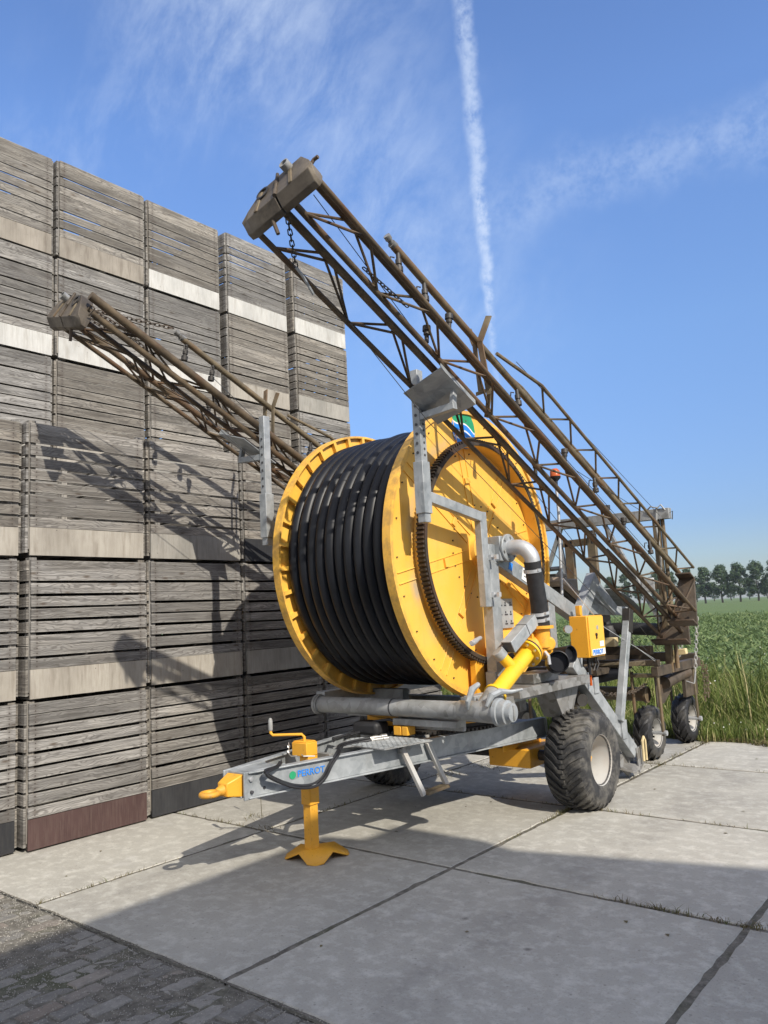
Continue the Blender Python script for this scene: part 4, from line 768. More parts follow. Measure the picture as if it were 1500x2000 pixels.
# side frames
def side(mir):
    b = MB(); b.bx(-3.655, -3.555, 5.725, 5.865, 1.12, 2.37); b.bar((-3.60, 5.84, 2.27), (-3.60, 7.46, 1.665), .10, .145); b.bar((-3.60, 7.40, 1.64), (-3.60, 7.86, 2.09), .098, .15)
    b.bx(-3.64, -3.56, 6.74, 6.86, 1.12, 1.93); b.bx(-3.66, -3.55, 5.35, 7.5, 1.00, 1.12); b.bar((-3.6, 7.4, 1.62), (-3.6, 7.25, 1.1), .09, .11); b.bx(-3.66, -3.56, 5.70, 5.98, 1.10, 1.28)
    return fin(b, mir).build('side_frame', 'galv', MA, .005)
sf = sym(side)
def bracket(mir):
    b = MB(); b.bx(-3.605, -3.54, 5.60, 5.70, 1.83, 2.645); b.bar((-3.565, 5.62, 2.60), (-3.565, 4.86, 2.715), .062, .085); b.bx(-3.59, -3.50, 4.755, 4.855, 2.57, 2.98); b.bx(-3.58, -3.51, 4.767, 4.843, 2.5, 3.72)
    a0_, a1_ = PY(822, 815, 4.80), PY(889, 792, 4.80); b.bar(a0_, a1_, .055, .055); b.bar(a1_ + V(-.02, .0, .02), a1_ + V(-.02, .03, .16), .035, .05)
    o = fin(b, mir).build('boom_bracket', 'galv', MA, .004)
    b = MB(); n_ = unit(np.cross(unit(V(.55, .04, .16)), unit(V(0, 1, -.46)))); n_ = n_ if n_[2] > 0 else -n_; p0_ = V(-3.45, 3.2, 4.14); q = [C0 + ray(*p) * (((p0_ - C0) @ n_) / (ray(*p) @ n_)) + n_ * .031 for p in ((788, 768), (860, 718), (928, 790), (855, 828))]; b.hexa([p - n_ * .035 for p in q] + [p - n_ * .027 for p in q]); b.hexa([q[1] - n_ * .035, q[1] - n_ * .035 + V(.006, 0, 0), q[2] - n_ * .035 + V(.006, 0, 0), q[2] - n_ * .035, q[1] + n_ * .02, q[1] + n_ * .02 + V(.006, 0, 0), q[2] + n_ * .02 + V(.006, 0, 0), q[2] + n_ * .02]); fin(b, mir).build('saddle_plate', 'galv', o)
    b = MB()
    for k in range(7): b.lathe((-3.545, 4.765, 3.05 + k * .075 - (k > 5) * 0), (0, -1, 0), [(0, .012), (.003, .012), (.003, 0)], 10); 
    for k in range(9): b.lathe((-3.512, 4.81, 3.03 + k * .05), (1, 0, 0), [(0, .011), (.004, .011), (.004, 0)], 10)
    tag(fin(b, mir).build('painted_peg_holes', 'ink', o), kind='stuff')  # dark discs painted for the shade inside the holes
    for z in (2.25, 1.93): b = MB(); b.tube([(-3.60, 5.71, z), (-3.47, 5.70, z)], .012, 8); b.box((-3.53, 5.71, z), (.03, .04, .045)); b.box((-3.47, 5.70, z), (.025, .035, .04)); fin(b, mir).build('clamp_bolt', 'galv_b', o)
    return o
bk_ = sym(bracket)
# stickers and plates on the frame
b = MB(); p = V(-3.548, 6.38, 2.075); d = unit(V(0, 1.62, -.605)); u_ = V(0, .35, .937); b.box(p, (.003, .26, .11), (V(1, 0, 0), d, u_)); st = b.build('frame_sticker', 'white', sf[0])
for k in range(2): b = MB(); b.box(p + V(.0025, 0, 0) + u_ * (.02 - .035 * k), (.002, .2, .008), (V(1, 0, 0), d, u_)); b.build('sticker_line', 'ink', sf[0])
b = MB(); b.box(V(-3.548, 6.06, 2.18), (.003, .06, .07), (V(1, 0, 0), d, u_)); b.build('blue_sticker', 'blue', sf[0])
b = MB(); b.bx(-3.775, -3.77, 6.16, 6.42, 1.63, 1.9); ip = b.build('info_plate', 'plate', MA)
for i in range(3):
    for j in range(3):
        b = MB(); y, z = 6.20 + i * .09, 1.68 + j * .085; b.bx(-3.7695, -3.767, y - .022, y + .012 + .01 * ((i + j) % 3), z - .018, z - .004); b.bx(-3.7695, -3.767, y - .012, y + .004, z + .002, z + .02); b.build('pictogram', 'ink', ip)
b = MB(); b.bx(-3.76, -3.70, 5.62, 5.75, 1.06, 1.42); b.bx(-3.76, -3.71, 5.9, 6.1, 1.08, 1.5); b.build('gear_cover', 'yellow2', MA, .006)
b = MB(); b.tube([PX(938, 1246, -3.62), PX(920, 1256, -3.56)], .018, 10); b.tube([PX(930, 1251, -3.59), PX(922, 1257, -3.56)], .023, 10); b.build('pinion_shaft', 'galv_b', MA)
# control box
b = MB(); b.bx(-3.43, -3.25, 6.87, 7.22, 1.31, 1.70); cb = b.build('control_box', 'yellow2', MA, .006)
b = MB(); b.bx(-3.249, -3.236, 6.885, 7.205, 1.325, 1.69); b.build('door', 'yellow', cb, .003)
b = MB(); b.bx(-3.235, -3.232, 7.085, 7.175, 1.405, 1.455); b.build('white_label', 'white', cb)
b = MB(); b.bx(-3.235, -3.2335, 6.91, 7.195, 1.328, 1.385); b.build('name_strip', 'white', cb)
text_mesh('PERROT', .062, 'blue', 'lettering', cb, V(-3.2315, 6.92, 1.337), (0, 1, 0), (0, 0, 1), bold=.001)
b = MB(); b.lathe((-3.236, 7.02, 1.52), (1, 0, 0), [(0, .016), (.012, .014), (.012, 0)], 12); b.box((-3.23, 7.02, 1.50), (.012, .012, .04)); b.build('lock', 'iron', cb)
b = MB(); b.lathe((-3.236, 7.06, 1.585), (1, 0, 0), [(0, .022), (.002, .022), (.002, 0)], 16); b.build('round_mark', 'plate', cb)
b = MB()
for k in range(4): x = -3.38 + .03 * k; b.tube([(x, 7.0 + .02 * k, 1.31), (x, 7.0 + .03 * k, 1.22), (x + .02, 7.04, 1.18), (x + .03, 7.08, 1.24), (x, 7.1, 1.31)], .006, 6)
b.tube([(-3.33, 7.02, 1.31), (-3.33, 7.02, 1.12)], .014, 8); b.build('wiring_loop', 'cable', cb)
b = MB(); b.tube([(-3.33, 7.02, 1.14), (-3.33, 7.02, 1.04)], .014, 8); b.build('cable_gland', 'orange', cb)
b = MB(); b.bar((-3.46, 7.16, 1.6), (-3.46, 7.16, 1.80), .05, .05); b.build('box_post', 'yellow2', MA, .004)
# black silencer drum
dx = unit(V(.55, -.80, .12)); c_ = PX(1091, 1292, -3.16); b = MB(); b.lathe(c_, dx, [(-.22, 0), (-.22, .092), (0, .092), (.004, .084), (-.05, .082), (-.05, 0)], 28); dr_ = b.build('drum_housing', 'hose', MA)
b = MB(); b.tube([c_ + V(-.12, -.02, .05), c_ + V(-.09, -.05, .08), c_ + V(-.06, -.06, .05), c_ + V(-.055, -.06, -.02)], .015, 8); b.build('fitting', 'galv_b', dr_)
b = MB(); c2 = c_ + V(-.02, .22, .045); b.lathe(c2, unit(V(.95, -.25, .1)), [(-.15, 0), (-.15, .07), (.04, .075), (.04, .068), (0, .06), (0, 0)], 24); b.build('second_drum', 'hose', MA)
# lower gear, brackets
b = MB(); b.bx(-3.74, -3.34, 5.42, 5.62, 1.02, 1.10); b.bx(-3.56, -3.34, 5.95, 6.4, 1.16, 1.24); b.bx(-3.62, -3.28, 5.6, 6.9, 1.075, 1.155); b.prism([(-3.6, 6.4, 1.05), (-3.6, 6.9, 1.05), (-3.6, 6.75, .84), (-3.6, 6.55, .80)], (.2, 0, 0)); b.build('gearbox_support', 'galv_dd', MA, .004)
b = MB(); b.lathe((-3.55, 7.0, .98), unit((.6, -.8, 0)), [(-.1, .07), (0, .07), (.0, .085), (.03, .085), (.03, .06), (.08, .06), (.08, 0)], 20); b.lathe((-3.48, 7.05, .9), unit((.8, -.5, 0)), [(-.05, .06), (.06, .06), (.06, 0)], 16); b.build('hydraulic_motor', 'iron', MA)
b = MB(); b.bx(-4.2, -3.75, 6.5, 7.1, .33, .5); b.hexa([V(-3.92, 6.3, .50), V(-3.9, 6.3, .5), V(-3.9, 7.0, .5), V(-3.92, 7.0, .5), V(-3.92, 6.3, .585), V(-3.9, 6.3, .585), V(-3.9, 7.0, .585), V(-3.92, 7.0, .585)]); b.build('axle_housing', 'yellow2', MA, .01)
b = MB(); b.tube([(-5.5, 6.69, .424), (-3.4, 6.69, .424)], .05, 12); b.bx(-4.9, -4.0, 6.5, 6.7, .5, .60); b.build('axle', 'iron', MA)
for x in (-3.85, -4.9): b = MB(); b.bar((x, 5.9, .99), (x, 5.9, 1.1), .4, .09); b.build('reel_support', 'galv_d', MA)
# fan-shaped guards and the lifting arm at the rear
b = MB()
prf = [tuple(PX(*p, -3.74)[1:]) for p in ((1172, 1150), (1188, 1149), (1205, 1153), (1222, 1162), (1237, 1174), (1248, 1186), (1253, 1195))]
for (y0, z0), (y1, z1) in zip(prf[:-1], prf[1:]): b.hexa([V(-4.02, y0, z0 - .008), V(-3.73, y0, z0 - .008), V(-3.73, y1, z1 - .008), V(-4.02, y1, z1 - .008), V(-4.02, y0, z0), V(-3.73, y0, z0), V(-3.73, y1, z1), V(-4.02, y1, z1)])
b.prism([(-4.02, y, z) for y, z in prf] + [(-4.02, prf[-2][0], prf[-1][1] - .03), (-4.02, prf[0][0], prf[-1][1] + .1)], (.008, 0, 0)); b.build('curved_guard', 'galv', MA)
b = MB(); b.bar(PX(1160, 1140, -3.64), PX(1200, 1192, -3.64), .05, .12); b.bar(PX(1148, 1190, -3.70), PX(1222, 1194, -3.70), .06, .10); b.bar(PX(1155, 1158, -3.66), PX(1190, 1188, -3.66), .04, .06); b.build('lifting_arm', 'galv', MA, .004)
b = MB(); b.bar(PX(1077, 1132, -3.9), PX(1122, 1172, -3.9), .24, .05); b.build('tan_cover_plate', 'tan', MA, .003)
b = MB(); b.bar(PX(1073, 1138, -4.0), PX(1105, 1168, -4.0), .3, .16); b.bx(-4.2, -3.9, 7.75, 8.1, 1.85, 2.1); b.bx(-4.25, -3.95, 7.7, 7.95, 2.12, 2.16); b.tube([(-4.1, 7.6, 1.9), (-4.0, 7.9, 2.0), (-4.0, 8.1, 2.05)], .05, 10); b.build('engine_block', 'iron', MA, .01)
b = MB(); b.tube([PX(1072, 1112, -4.0), PX(1093, 1110, -4.0), PX(1096, 1120, -4.0), PX(1099, 1150, -4.0)], .025, 8); b.tube([PX(1093, 1118, -4.0), PX(1076, 1140, -4.0)], .02, 8); b.build('hand_rail', 'iron', MA)
# beacon on a pole
b = MB(); b.tube([PX(1098, 1175, -3.75), PX(1091, 1000, -3.75), PX(1086, 945, -3.75)], .016, 10); pole = b.build('beacon_pole', 'galv_b', MA)
p = PX(1085, 940, -3.75); b = MB(); b.lathe(p, (0, 0, 1), [(-.06, .02), (0, .024), (.03, .055), (.05, .06), (.055, 0)], 18); b.build('beacon_base', 'rubber', pole)
b = MB(); b.lathe(p, (0, 0, 1), [(.05, .056), (.11, .052), (.135, .03), (.14, 0)], 18); b.build('beacon_lens', 'orange', pole)
# stabiliser leg with spade foot and its brace
l0, l1 = PX(1112, 1292, -3.42), PX(1233, 1468, -3.42)
b = MB(); b.bar(l0, l1, .11, .135); leg = b.build('stabiliser_leg', 'galv', MA, .006)
b = MB(); b.hexa([V(-3.60, l1[1] - .28, .03), V(-3.56, l1[1] + .12, .02), V(-3.56, l1[1] + .14, .02), V(-3.60, l1[1] - .26, .02), V(-3.60, l1[1] - .28, .34), V(-3.56, l1[1] + .12, .30), V(-3.56, l1[1] + .14, .30), V(-3.60, l1[1] - .26, .34)])
b.prism([(-3.47, l1[1] - .25, .25), (-3.47, l1[1] + .16, .30), (-3.47, l1[1] + .15, .12), (-3.47, l1[1] - .02, .0), (-3.47, l1[1] - .22, .13)], (.015, 0, 0)); b.prism([(-3.37, l1[1] - .02, .30), (-3.37, l1[1] + .17, .31), (-3.37, l1[1] + .16, .13), (-3.37, l1[1] + .02, .05)], (.015, 0, 0)); b.hexa([V(-3.47, l1[1] - .22, .11), V(-3.35, l1[1] - .10, .06), V(-3.35, l1[1] + .15, .12), V(-3.47, l1[1] + .15, .12), V(-3.47, l1[1] - .22, .13), V(-3.35, l1[1] - .10, .08), V(-3.35, l1[1] + .15, .14), V(-3.47, l1[1] + .15, .14)]); b.build('spade_foot', 'galv_dd', leg, .003)
b = MB(); b.tube([(-3.32, l1[1] + .07, .16), (-3.32, l1[1] + .07, .36), (-3.32, l1[1] + .11, .40), (-3.32, l1[1] + .14, .36), (-3.32, l1[1] + .14, .16)], .014, 8); b.build('spade_hook', 'cream', leg)
b = MB(); b.bx(-3.37, -3.35, *sorted((PX(1160, 1340, -3.36)[1], PX(1160, 1340, -3.36)[1] + .1)), .95, 1.10); b.bx(-3.37, -3.345, l1[1] - .34, l1[1] - .22, .44, .62); b.build('leg_lug', 'galv', leg, .003)
b = MB(); b.bar(PX(1226, 1200, -3.36), PX(1210, 1408, -3.36), .07, .085); brc = b.build('leg_brace', 'galv', MA, .004)
b = MB(); e = PX(1226, 1190, -3.36); b.bar(e, PX(1225, 1235, -3.36), .085, .1); b.build('brace_socket', 'iron', brc, .003)
# lettering on the drawbar
p0 = PX(573, 1515, -4.16); d = unit(V(.655, 3.08, 0)); base = V(-4.355, 3.64, 0) + d * .405
text_mesh('PERROT', .066, 'blue', 'lettering', beams[0], V(base[0] + .0075 + .002, base[1], .672), d, (0, 0, 1), bold=.0006)
b = MB(); q = base - d * .04 + V(.0085, 0, .692); b.lathe(q, V(d[1], -d[0], 0), [(0, .028), (.0015, .028), (.0015, 0)], 20); b.build('emblem_dot', 'green', beams[0])

# ------------------------------------------------------------------ wheels
def wheel(c, Rr, wd, rim_r, parent, sg, lug_n, lug_h, tmat, rmat, sweep, lug_w, name='wheel', tilt=0):
    cx, cy, cz = c; hw = wd / 2; X = V(sg, 0, 0)
    t = MB(); pf = [(-hw * .92, rim_r), (-hw, rim_r + (Rr - rim_r) * .35), (-hw * .98, rim_r + (Rr - rim_r) * .68), (-hw * .84, Rr * .945), (-hw * .45, Rr * .985), (0, Rr * .99), (hw * .45, Rr * .985), (hw * .84, Rr * .945), (hw * .98, rim_r + (Rr - rim_r) * .68), (hw, rim_r + (Rr - rim_r) * .35), (hw * .92, rim_r), (hw * .8, rim_r * .93)]
    hs, rs_ = [p[0] for p in pf], [p[1] for p in pf]
    t.lathe(c, X, pf, 64, up=(0, 0, 1))
    def P(h, a, e):
        r_ = np.interp(h, hs[1:-2], rs_[1:-2]); return V(cx + sg * h, cy + (r_ + e) * math.cos(a), cz + (r_ + e) * math.sin(a))
    for k in range(lug_n):
        for side_ in (1, -1):
            a0 = 2 * math.pi * (k + (0.5 if side_ > 0 else 0)) / lug_n; n = 10; hh = np.linspace(-0.06 * hw * side_, side_ * hw * .965, n); W = []
            for i, h in enumerate(hh):
                u = i / (n - 1); a = a0 + (sweep * (1 - u) * (1 - .35 * u) if Rr < .4 else sweep * float(np.interp(u, (0, .22, .42, 1), (1, .97, .62, 0)))); w_ = lug_w * (1 + .5 * u) if Rr < .4 else lug_w * float(np.interp(u, (0, .3, .6, 1), (.8, .85, 1.1, 1.35))); W.append([P(h, a - w_ / 2, -.006), P(h, a - w_ * .36, lug_h * (1 - .55 * u ** 4)), P(h, a + w_ * .36, lug_h * (1 - .55 * u ** 4)), P(h, a + w_ / 2, -.006)])
            vs = [p for w_ in W for p in w_]; fs = [(4 * i + j, 4 * i + j + 1, 4 * i + j + 5, 4 * i + j + 4) for i in range(n - 1) for j in range(3)] + [(0, 1, 2, 3), (4 * n - 4, 4 * n - 3, 4 * n - 2, 4 * n - 1)]
            t.add(vs, fs)
    base = parent; r = MB()
    r.lathe(c, X, [(-hw * .9, rim_r * 1.02), (-hw * .7, rim_r * .9), (-hw * .05, rim_r * .80), (-hw * .22, rim_r * .62), (-hw * .12, rim_r * .44), (hw * .10, rim_r * .38), (hw * .12, 0)], 40); r.lathe(c, X, [(-hw * .05, rim_r * .80), (hw * .40, rim_r * .84), (hw * .55, rim_r * .90), (hw * .75, rim_r * .93), (hw * .90, rim_r * .98), (hw * .93, rim_r * 1.04), (hw * .88, rim_r * 1.05)], 40)
    o = bpy.data.objects.new(name, None); sc.collection.objects.link(o); o.parent = parent; WL[o.name] = WL[parent.name]; o.empty_display_size = .1
    t.build('tyre', tmat, o); r.build('rim', rmat, o)
    h_ = MB(); h_.lathe(c, X, [(hw * .11, rim_r * .26), (hw * .30, rim_r * .22), (hw * .32, 0)], 16)
    for k in range(6): a = k * math.pi / 3; h_.lathe(V(cx + sg * hw * .08, cy + rim_r * .36 * math.cos(a), cz + rim_r * .36 * math.sin(a)), X, [(0, .014), (.03, .012), (.03, 0)], 6, smooth=False)
    h_.build('hub', 'yellow2' if Rr > .4 else 'iron', o); return o
wheel((-3.315, 6.69, .424), .424, .40, .222, MA, 1, 32, .020, 'tyre', 'rim', .30, .108)
wheel((-5.585, 6.69, .424), .424, .40, .222, MA, -1, 32, .020, 'tyre', 'rim', .30, .108)

# ------------------------------------------------------------------ boom cart
CA = thing('spray_boom_cart', (XM, 9.6, 0), 'rusty spray boom cart with two folded lattice booms, behind the hose reel', 'boom cart')
SLP = -0.46
def bz(y, z0=4.34): return z0 + SLP * (y - 3.2)
dB = unit(V(0, 1, SLP)); uB = unit(V(0, -SLP, 1))
def boom(mir):
    b = MB()
    def chord(x, dz, y0, y1, r_, seg=10): b.tube([(x, y0, bz(y0) + dz), (x, (y0 + y1) / 2, bz((y0 + y1) / 2) + dz - .006), (x, y1, bz(y1) + dz)], r_, seg)
    # both booms have their thickest pipe on the side away from the crates
    if not mir:
        for q in ((-3.45, -.16, 3.05, 9.28, .0205), (-3.25, -.055, 3.08, 9.62, .026), (-3.345, .045, 3.08, 9.55, .021), (-3.17, -.03, 3.10, 9.3, .022), (-2.93, -.005, 3.12, 8.98, .018), (-3.08, .17, 3.13, 9.15, .034)): chord(*q)
        prs = ((-3.45, -.16, -3.25, -.055), (-3.45, -.16, -3.345, .045), (-3.17, -.03, -2.93, -.005), (-3.17, -.03, -3.08, .17), (-2.93, -.005, -3.08, .17))
    else:
        for q in ((-2.95, -.035, 3.10, 9.2, .021), (-3.10, -.03, 3.10, 9.2, .027), (-3.30, -.08, 3.08, 9.2, .022), (-3.42, -.06, 3.08, 9.2, .028), (-3.48, .035, 3.08, 9.2, .037)): chord(*q)
        prs = ((-2.95, -.035, -3.10, -.03), (-2.95, -.035, -3.30, -.08), (-3.10, -.03, -3.30, -.08), (-3.30, -.08, -3.48, .035), (-3.42, -.06, -3.48, .035), (-3.10, -.03, -3.48, .035))
    st_ = .69; pt = lambda x, dz, yy: V(x, yy, bz(yy) + dz)
    for k in range(9):
        y = 3.22 + k * st_; ym = y + st_ / 2
        for (xa, za, xb, zb) in prs:
            for yy in (y, y + st_): b.tube([pt(xa, za, min(yy, 9.2 if xa < -3.4 and not mir else 8.95)), pt(xb, zb, min(ym, 8.95))], .0098, 7)
    # brace behind, short pipe lying on the boom
    b.tube([PX(1186, 1074, -3.30), PX(1240, 1130, -3.30)], .016, 8)
    o = fin(b, mir).build('boom', 'rust', CA)
    # hinged head plates
    for half in (0, 1):
        b = MB(); c = V(-3.175, 3.06, 4.29); XX = unit(V(.55, .04, .16)); uB = unit(np.cross(XX, dB)); uB = uB if uB[2] > 0 else -uB
        b = MB(); stn = ([(-.30, .02), (-.25, .10), (-.14, .215), (-.006, .215)], [(.006, .215), (.20, .215), (.275, .09), (.295, .03)])[half]; vs = []
        for x, ut in stn:
            e_ = .6 if abs(x) > .28 else 1
            for u, dd in ((ut, -.075), (0.0, -.075 * e_), (-.055 * e_, -.01), (-.055 * e_, .035), (ut, .035)): vs.append(c + XX * x + uB * u + dB * dd)
        b.add(vs, [(i * 5 + k, i * 5 + (k + 1) % 5, (i + 1) * 5 + (k + 1) % 5, (i + 1) * 5 + k) for i in range(3) for k in range(5)] + [(4, 3, 2, 1, 0), (15, 16, 17, 18, 19)]); hd = fin(b, mir).build('head_plate', 'rust_h', o, .004)
        b = MB()
        if half: q = c + XX * .10 + uB * .185 - dB * .07; b.lathe(q, -dB, [(-.02, .034), (.055, .034), (.055, .027), (.01, .026), (.01, 0)], 16)
        else: q = c + XX * -.12 + uB * .15 - dB * .074; b.lathe(q, -dB, [(-.01, .05), (.012, .05), (.012, .036), (-.002, .034), (-.002, 0)], 16)
        fin(b, mir).build('pipe_stub', 'galv_d' if half else 'iron', hd)
        b = MB(); q0 = c + XX * (-.17 if half == 0 else .13) - dB * .076 + uB * .0; b.bar(q0, q0 + uB * .18 + XX * (.03 if half == 0 else -.02), .03, .014, -dB); fin(b, mir).build('weld_rib', 'rust_o', hd, .006)
    b = MB(); c = V(-3.175, 3.06, 4.29); hd_ = uB; b.lathe(c - dB * .078 + uB * .0, hd_, [(0, 0), (0, .014), (.05, .016), (.055, .011), (.11, .013), (.115, .017), (.16, .015), (.165, .011), (.235, .011), (.235, 0)], 10); fin(b, mir).build('head_hinge', 'rust_d', o); b = MB()
    b.tube([c - XX * .24 + uB * .10, c - XX * .29 + uB * .15 - dB * .02, c - XX * .33 + uB * .13, c - XX * .30 + uB * .06], .008, 6); fin(b, mir).build('lifting_eye', 'rust_d', o)
    b = MB(); b.tube([c + XX * .20 + uB * .19, c + XX * .24 + uB * .235, c + XX * .275 + uB * .23], .012, 6); fin(b, mir).build('hook', 'rust_d', o)
    b = MB(); b.tube([c - XX * .10 - uB * .03 + dB * .0, c - XX * .09 - uB * .14 + dB * .06], .013, 7); fin(b, mir).build('hinge_pin', 'rust_d', o)
    uB = unit(V(0, -SLP, 1))
    # end boxes at the cart
    for (x0, x1, y_, hh, u0) in ((-3.56, -3.14, 9.40, .44, -.20), (-3.22, -2.92, 9.02, .58, -.14)):
        c = V(0, y_, bz(y_)); b = MB(); lo = c + uB * u0 + dB * .02; X0, X1 = V(x0, 0, 0), V(x1, 0, 0)
        b.hexa([lo + X0, lo + X1, lo + X1 + dB * .03, lo + X0 + dB * .03, lo + X0 * 1 + V(.06, 0, 0) + uB * hh, lo + X1 - V(.06, 0, 0) + uB * hh, lo + X1 - V(.06, 0, 0) + dB * .03 + uB * hh, lo + X0 + V(.06, 0, 0) + dB * .03 + uB * hh]); b.box((lo + (X0 + X1) / 2) - dB * .05, (x1 - x0, .16, .02), (V(1, 0, 0), dB, uB)); b.box((lo + (X0 + X1) / 2) + uB * hh - dB * .05, (x1 - x0 - .12, .16, .02), (V(1, 0, 0), dB, uB))
        b.tube([lo + X0 + V(.05, 0, 0) + uB * .04, lo + X1 - V(.05, 0, 0) + uB * (hh - .03)], .014, 6); fin(b, mir).build('hinge_box', 'rust_d' if u0 < -.1 else 'rust_o', o, .005)
    # spray pipe with its own light truss
    ez = lambda y: 4.418 - .441 * (y - 4.155); EX = -3.196
    b = MB(); b.tube([(EX, 4.155, ez(4.155)), (EX, 6.7, ez(6.7) - .006), (EX, 9.7, ez(9.7))], .029, 12)
    for dx, dz, xa in ((-.07, .15, -.05), (.13, .12, .05)):
        b.tube([V(EX + xa, 5.40, ez(5.40) + .03), V(EX + dx, 6.0, ez(6.0) + dz), V(EX + dx, 9.5, ez(9.5) + dz)], .0155, 8)
        for k in range(7):
            y = 6.0 + k * .5; ym = y + .25; y2 = min(9.5, y + .5); b.tube([(EX + dx, y, ez(y) + dz), (EX, ym, ez(ym)), (EX + dx, y2, ez(y2) + dz)], .010, 6)
    sp = fin(b, mir).build('spray_pipe', 'rust_o', CA)
    for y in (4.20, 4.50, 5.78, 7.2, 8.5):
        q = V(EX, y, ez(y)); b = MB(); b.lathe(q, (.1, -.12, -1), [(.02, .017), (.075, .017), (.076, .024), (.115, .024), (.12, .018), (.135, .018)], 12); b.lathe(q, (.1, -.12, -1), [(.135, .030), (.175, .030), (.18, .018), (.18, 0)], 12); b.tube([q + V(-.02, -.02, -.05), q + V(-.03, -.05, -.05), q + V(-.035, -.06, -.11)], .006, 5); fin(b, mir).build('sprinkler', 'iron', sp)
    q = V(EX, 4.155, ez(4.155)); b = MB(); b.tube([q + V(0, .02, 0), q - dB * .03], [.030, .030], 10); b.lathe(q - dB * .01, V(0, -.75, .55), [(0, .02), (.05, .02), (.05, .026), (.085, .026), (.085, 0)], 12); fin(b, mir).build('end_valve', 'galv_dd', sp)
    # fork that carries the spray pipe
    b = MB(); y = 5.18; ze = ez(y); zb_ = bz(y) + .17
    b.bar((-3.11, y, zb_ - .10), (-3.16, y - .01, ze - .01), .05, .013, (0, 1, 0)); b.bar((-3.16, y - .012, ze - .02), (-3.10, y + .06, ze + .20), .055, .013, (0, 1, 0)); b.bar((-3.21, y + .03, zb_ - .04), (-3.235, y + .03, ze - .0), .04, .012, (0, 1, 0)); b.bar((-3.235, y + .03, ze - .01), (-3.29, y + .05, ze + .13), .05, .012, (0, 1, 0)); b.bar((-3.11, y, zb_ - .09), (-3.19, y + .06, zb_ - .26), .04, .013, (0, 1, 0)); b.bar((-3.10, y - .004, zb_ - .06), (-3.25, y + .028, zb_ - .06), .03, .012, (0, 1, 0))
    fin(b, mir).build('pipe_fork', 'rust_o', CA, .002)
    # upright nozzles on the boom pipe
    for (x, dz, y) in ((-3.08, .17, 4.62), (-3.08, .17, 6.35), (-3.25, -.055, 6.1), (-3.08, .17, 7.55), (-3.17, -.02, 4.45)):
        q = V(x, y, bz(y) + dz); b = MB(); b.lathe(q, (0, .08, 1), [(.02, .016), (.08, .017), (.081, .024), (.11, .024)], 12); b.lathe(q, (0, .08, 1), [(.11, .032), (.15, .030), (.155, 0)], 12); fin(b, mir).build('nozzle', 'iron', o)
    # chains and stay wires
    c = V(-3.175, 3.06, 4.29)
    if not mir: b = MB(); b.chain([c + V(-.03, .06, -.05), PX(578, 522, -3.40)], .05, .026, .0045); b.build('chain', 'iron', o)
    b = MB(); b.chain([V(-3.15, 3.75, bz(3.75) + .02), V(-3.10, 4.15, bz(4.15) + .03)], .045, .024, .0045); fin(b, mir).build('chain', 'iron' if not mir else 'rust_d', o)
    if mir:
        for P in ([V(-3.20, 3.08, 4.50), V(-3.28, 3.5, bz(3.5) + .12), V(-3.33, 3.80, bz(3.8) + .02)], [V(-3.0, 3.10, 4.52), V(-3.1, 3.5, 4.50), V(EX, 4.05, ez(4.05) + .03)], [V(-3.02, 3.12, 4.50), V(-3.0, 3.3, 4.45), V(-3.05, 3.5, 4.38)]): b = MB(); b.chain(P, .055, .03, .005); fin(b, mir).build('chain', 'rust_d', o)
    if not mir: b = MB(); b.tube([PX(578, 522, -3.40), PX(592, 540, -3.40), PX(612, 575, -3.42)], .010, 7); b.build('turnbuckle', 'galv', o)
    for P in ([V(-3.35, 9.35, 2.83), V(-3.08, 5.6, bz(5.6) + .62)], [V(-3.42, 3.9, bz(3.9) - .18), V(-3.45, 4.8, bz(4.8) - .32), V(-3.50, 8.9, 1.25)], [V(-3.15, 3.3, bz(3.3) + .15), V(-3.40, 6.2, bz(6.2) - .02), V(-3.45, 9.2, 1.2)], [V(EX, 4.50, ez(4.50) - .15), V(-3.05, 6.5, bz(6.5) + .2), V(-3.35, 9.3, 2.75)], [V(-3.08, 3.4, bz(3.4) + .17), V(-3.09, 6, bz(6) + .25), V(-3.1, 9.2, bz(9.2) + .3)]):
        b = MB(); b.tube(P, .0032, 5); fin(b, mir).build('stay_wire', 'wire', o)
    return o
booms = sym(boom)
# grey square lamp on the boom root
lp = PX(1265, 1142, -3.32); dL = unit(V(.35, -.85, -.1)); sL, uL = frame(dL); b = MB(); b.box(lp, (.15, .03, .155), (sL, dL, uL)); lamp = b.build('boom_lamp', 'plate', CA, .012)
b = MB(); b.bar(lp - uL * .09 - sL * .11, lp - uL * .085 + sL * .05, .03, .012); b.build('lamp_bracket', 'galv_d', lamp)
# gantry
GY = 9.45
b = MB(); b.bar((-5.64, GY, 2.90), (-3.26, GY, 2.86), .10, .13); gan = b.build('gantry_beam', 'galv_d', CA, .004)
def gpost(mir):
    b = MB(); b.bar((-3.44, GY, .95), (-3.44, GY, 2.8), .075, .075, (0, 1, 0)); b.tube([(-3.36, GY + .02, 1.0), (-3.37, GY + .02, 2.8)], .026, 10); b.bx(-3.62, -3.44, GY - .03, GY + .03, 1.95, 2.02); return fin(b, mir).build('gantry_post', 'rust_o', gan, .003)
sym(gpost)
b = MB(); b.bar((-4.30, GY, 1.0), (-4.30, GY, 2.72), .11, .07, (0, 1, 0)); b.bar((-4.62, GY, 1.0), (-4.62, GY, 2.65), .11, .07, (0, 1, 0)); b.bar((-4.70, GY, 2.62), (-4.36, GY, 2.62), .07, .09); b.build('centre_mast', 'rust_o', gan, .003)
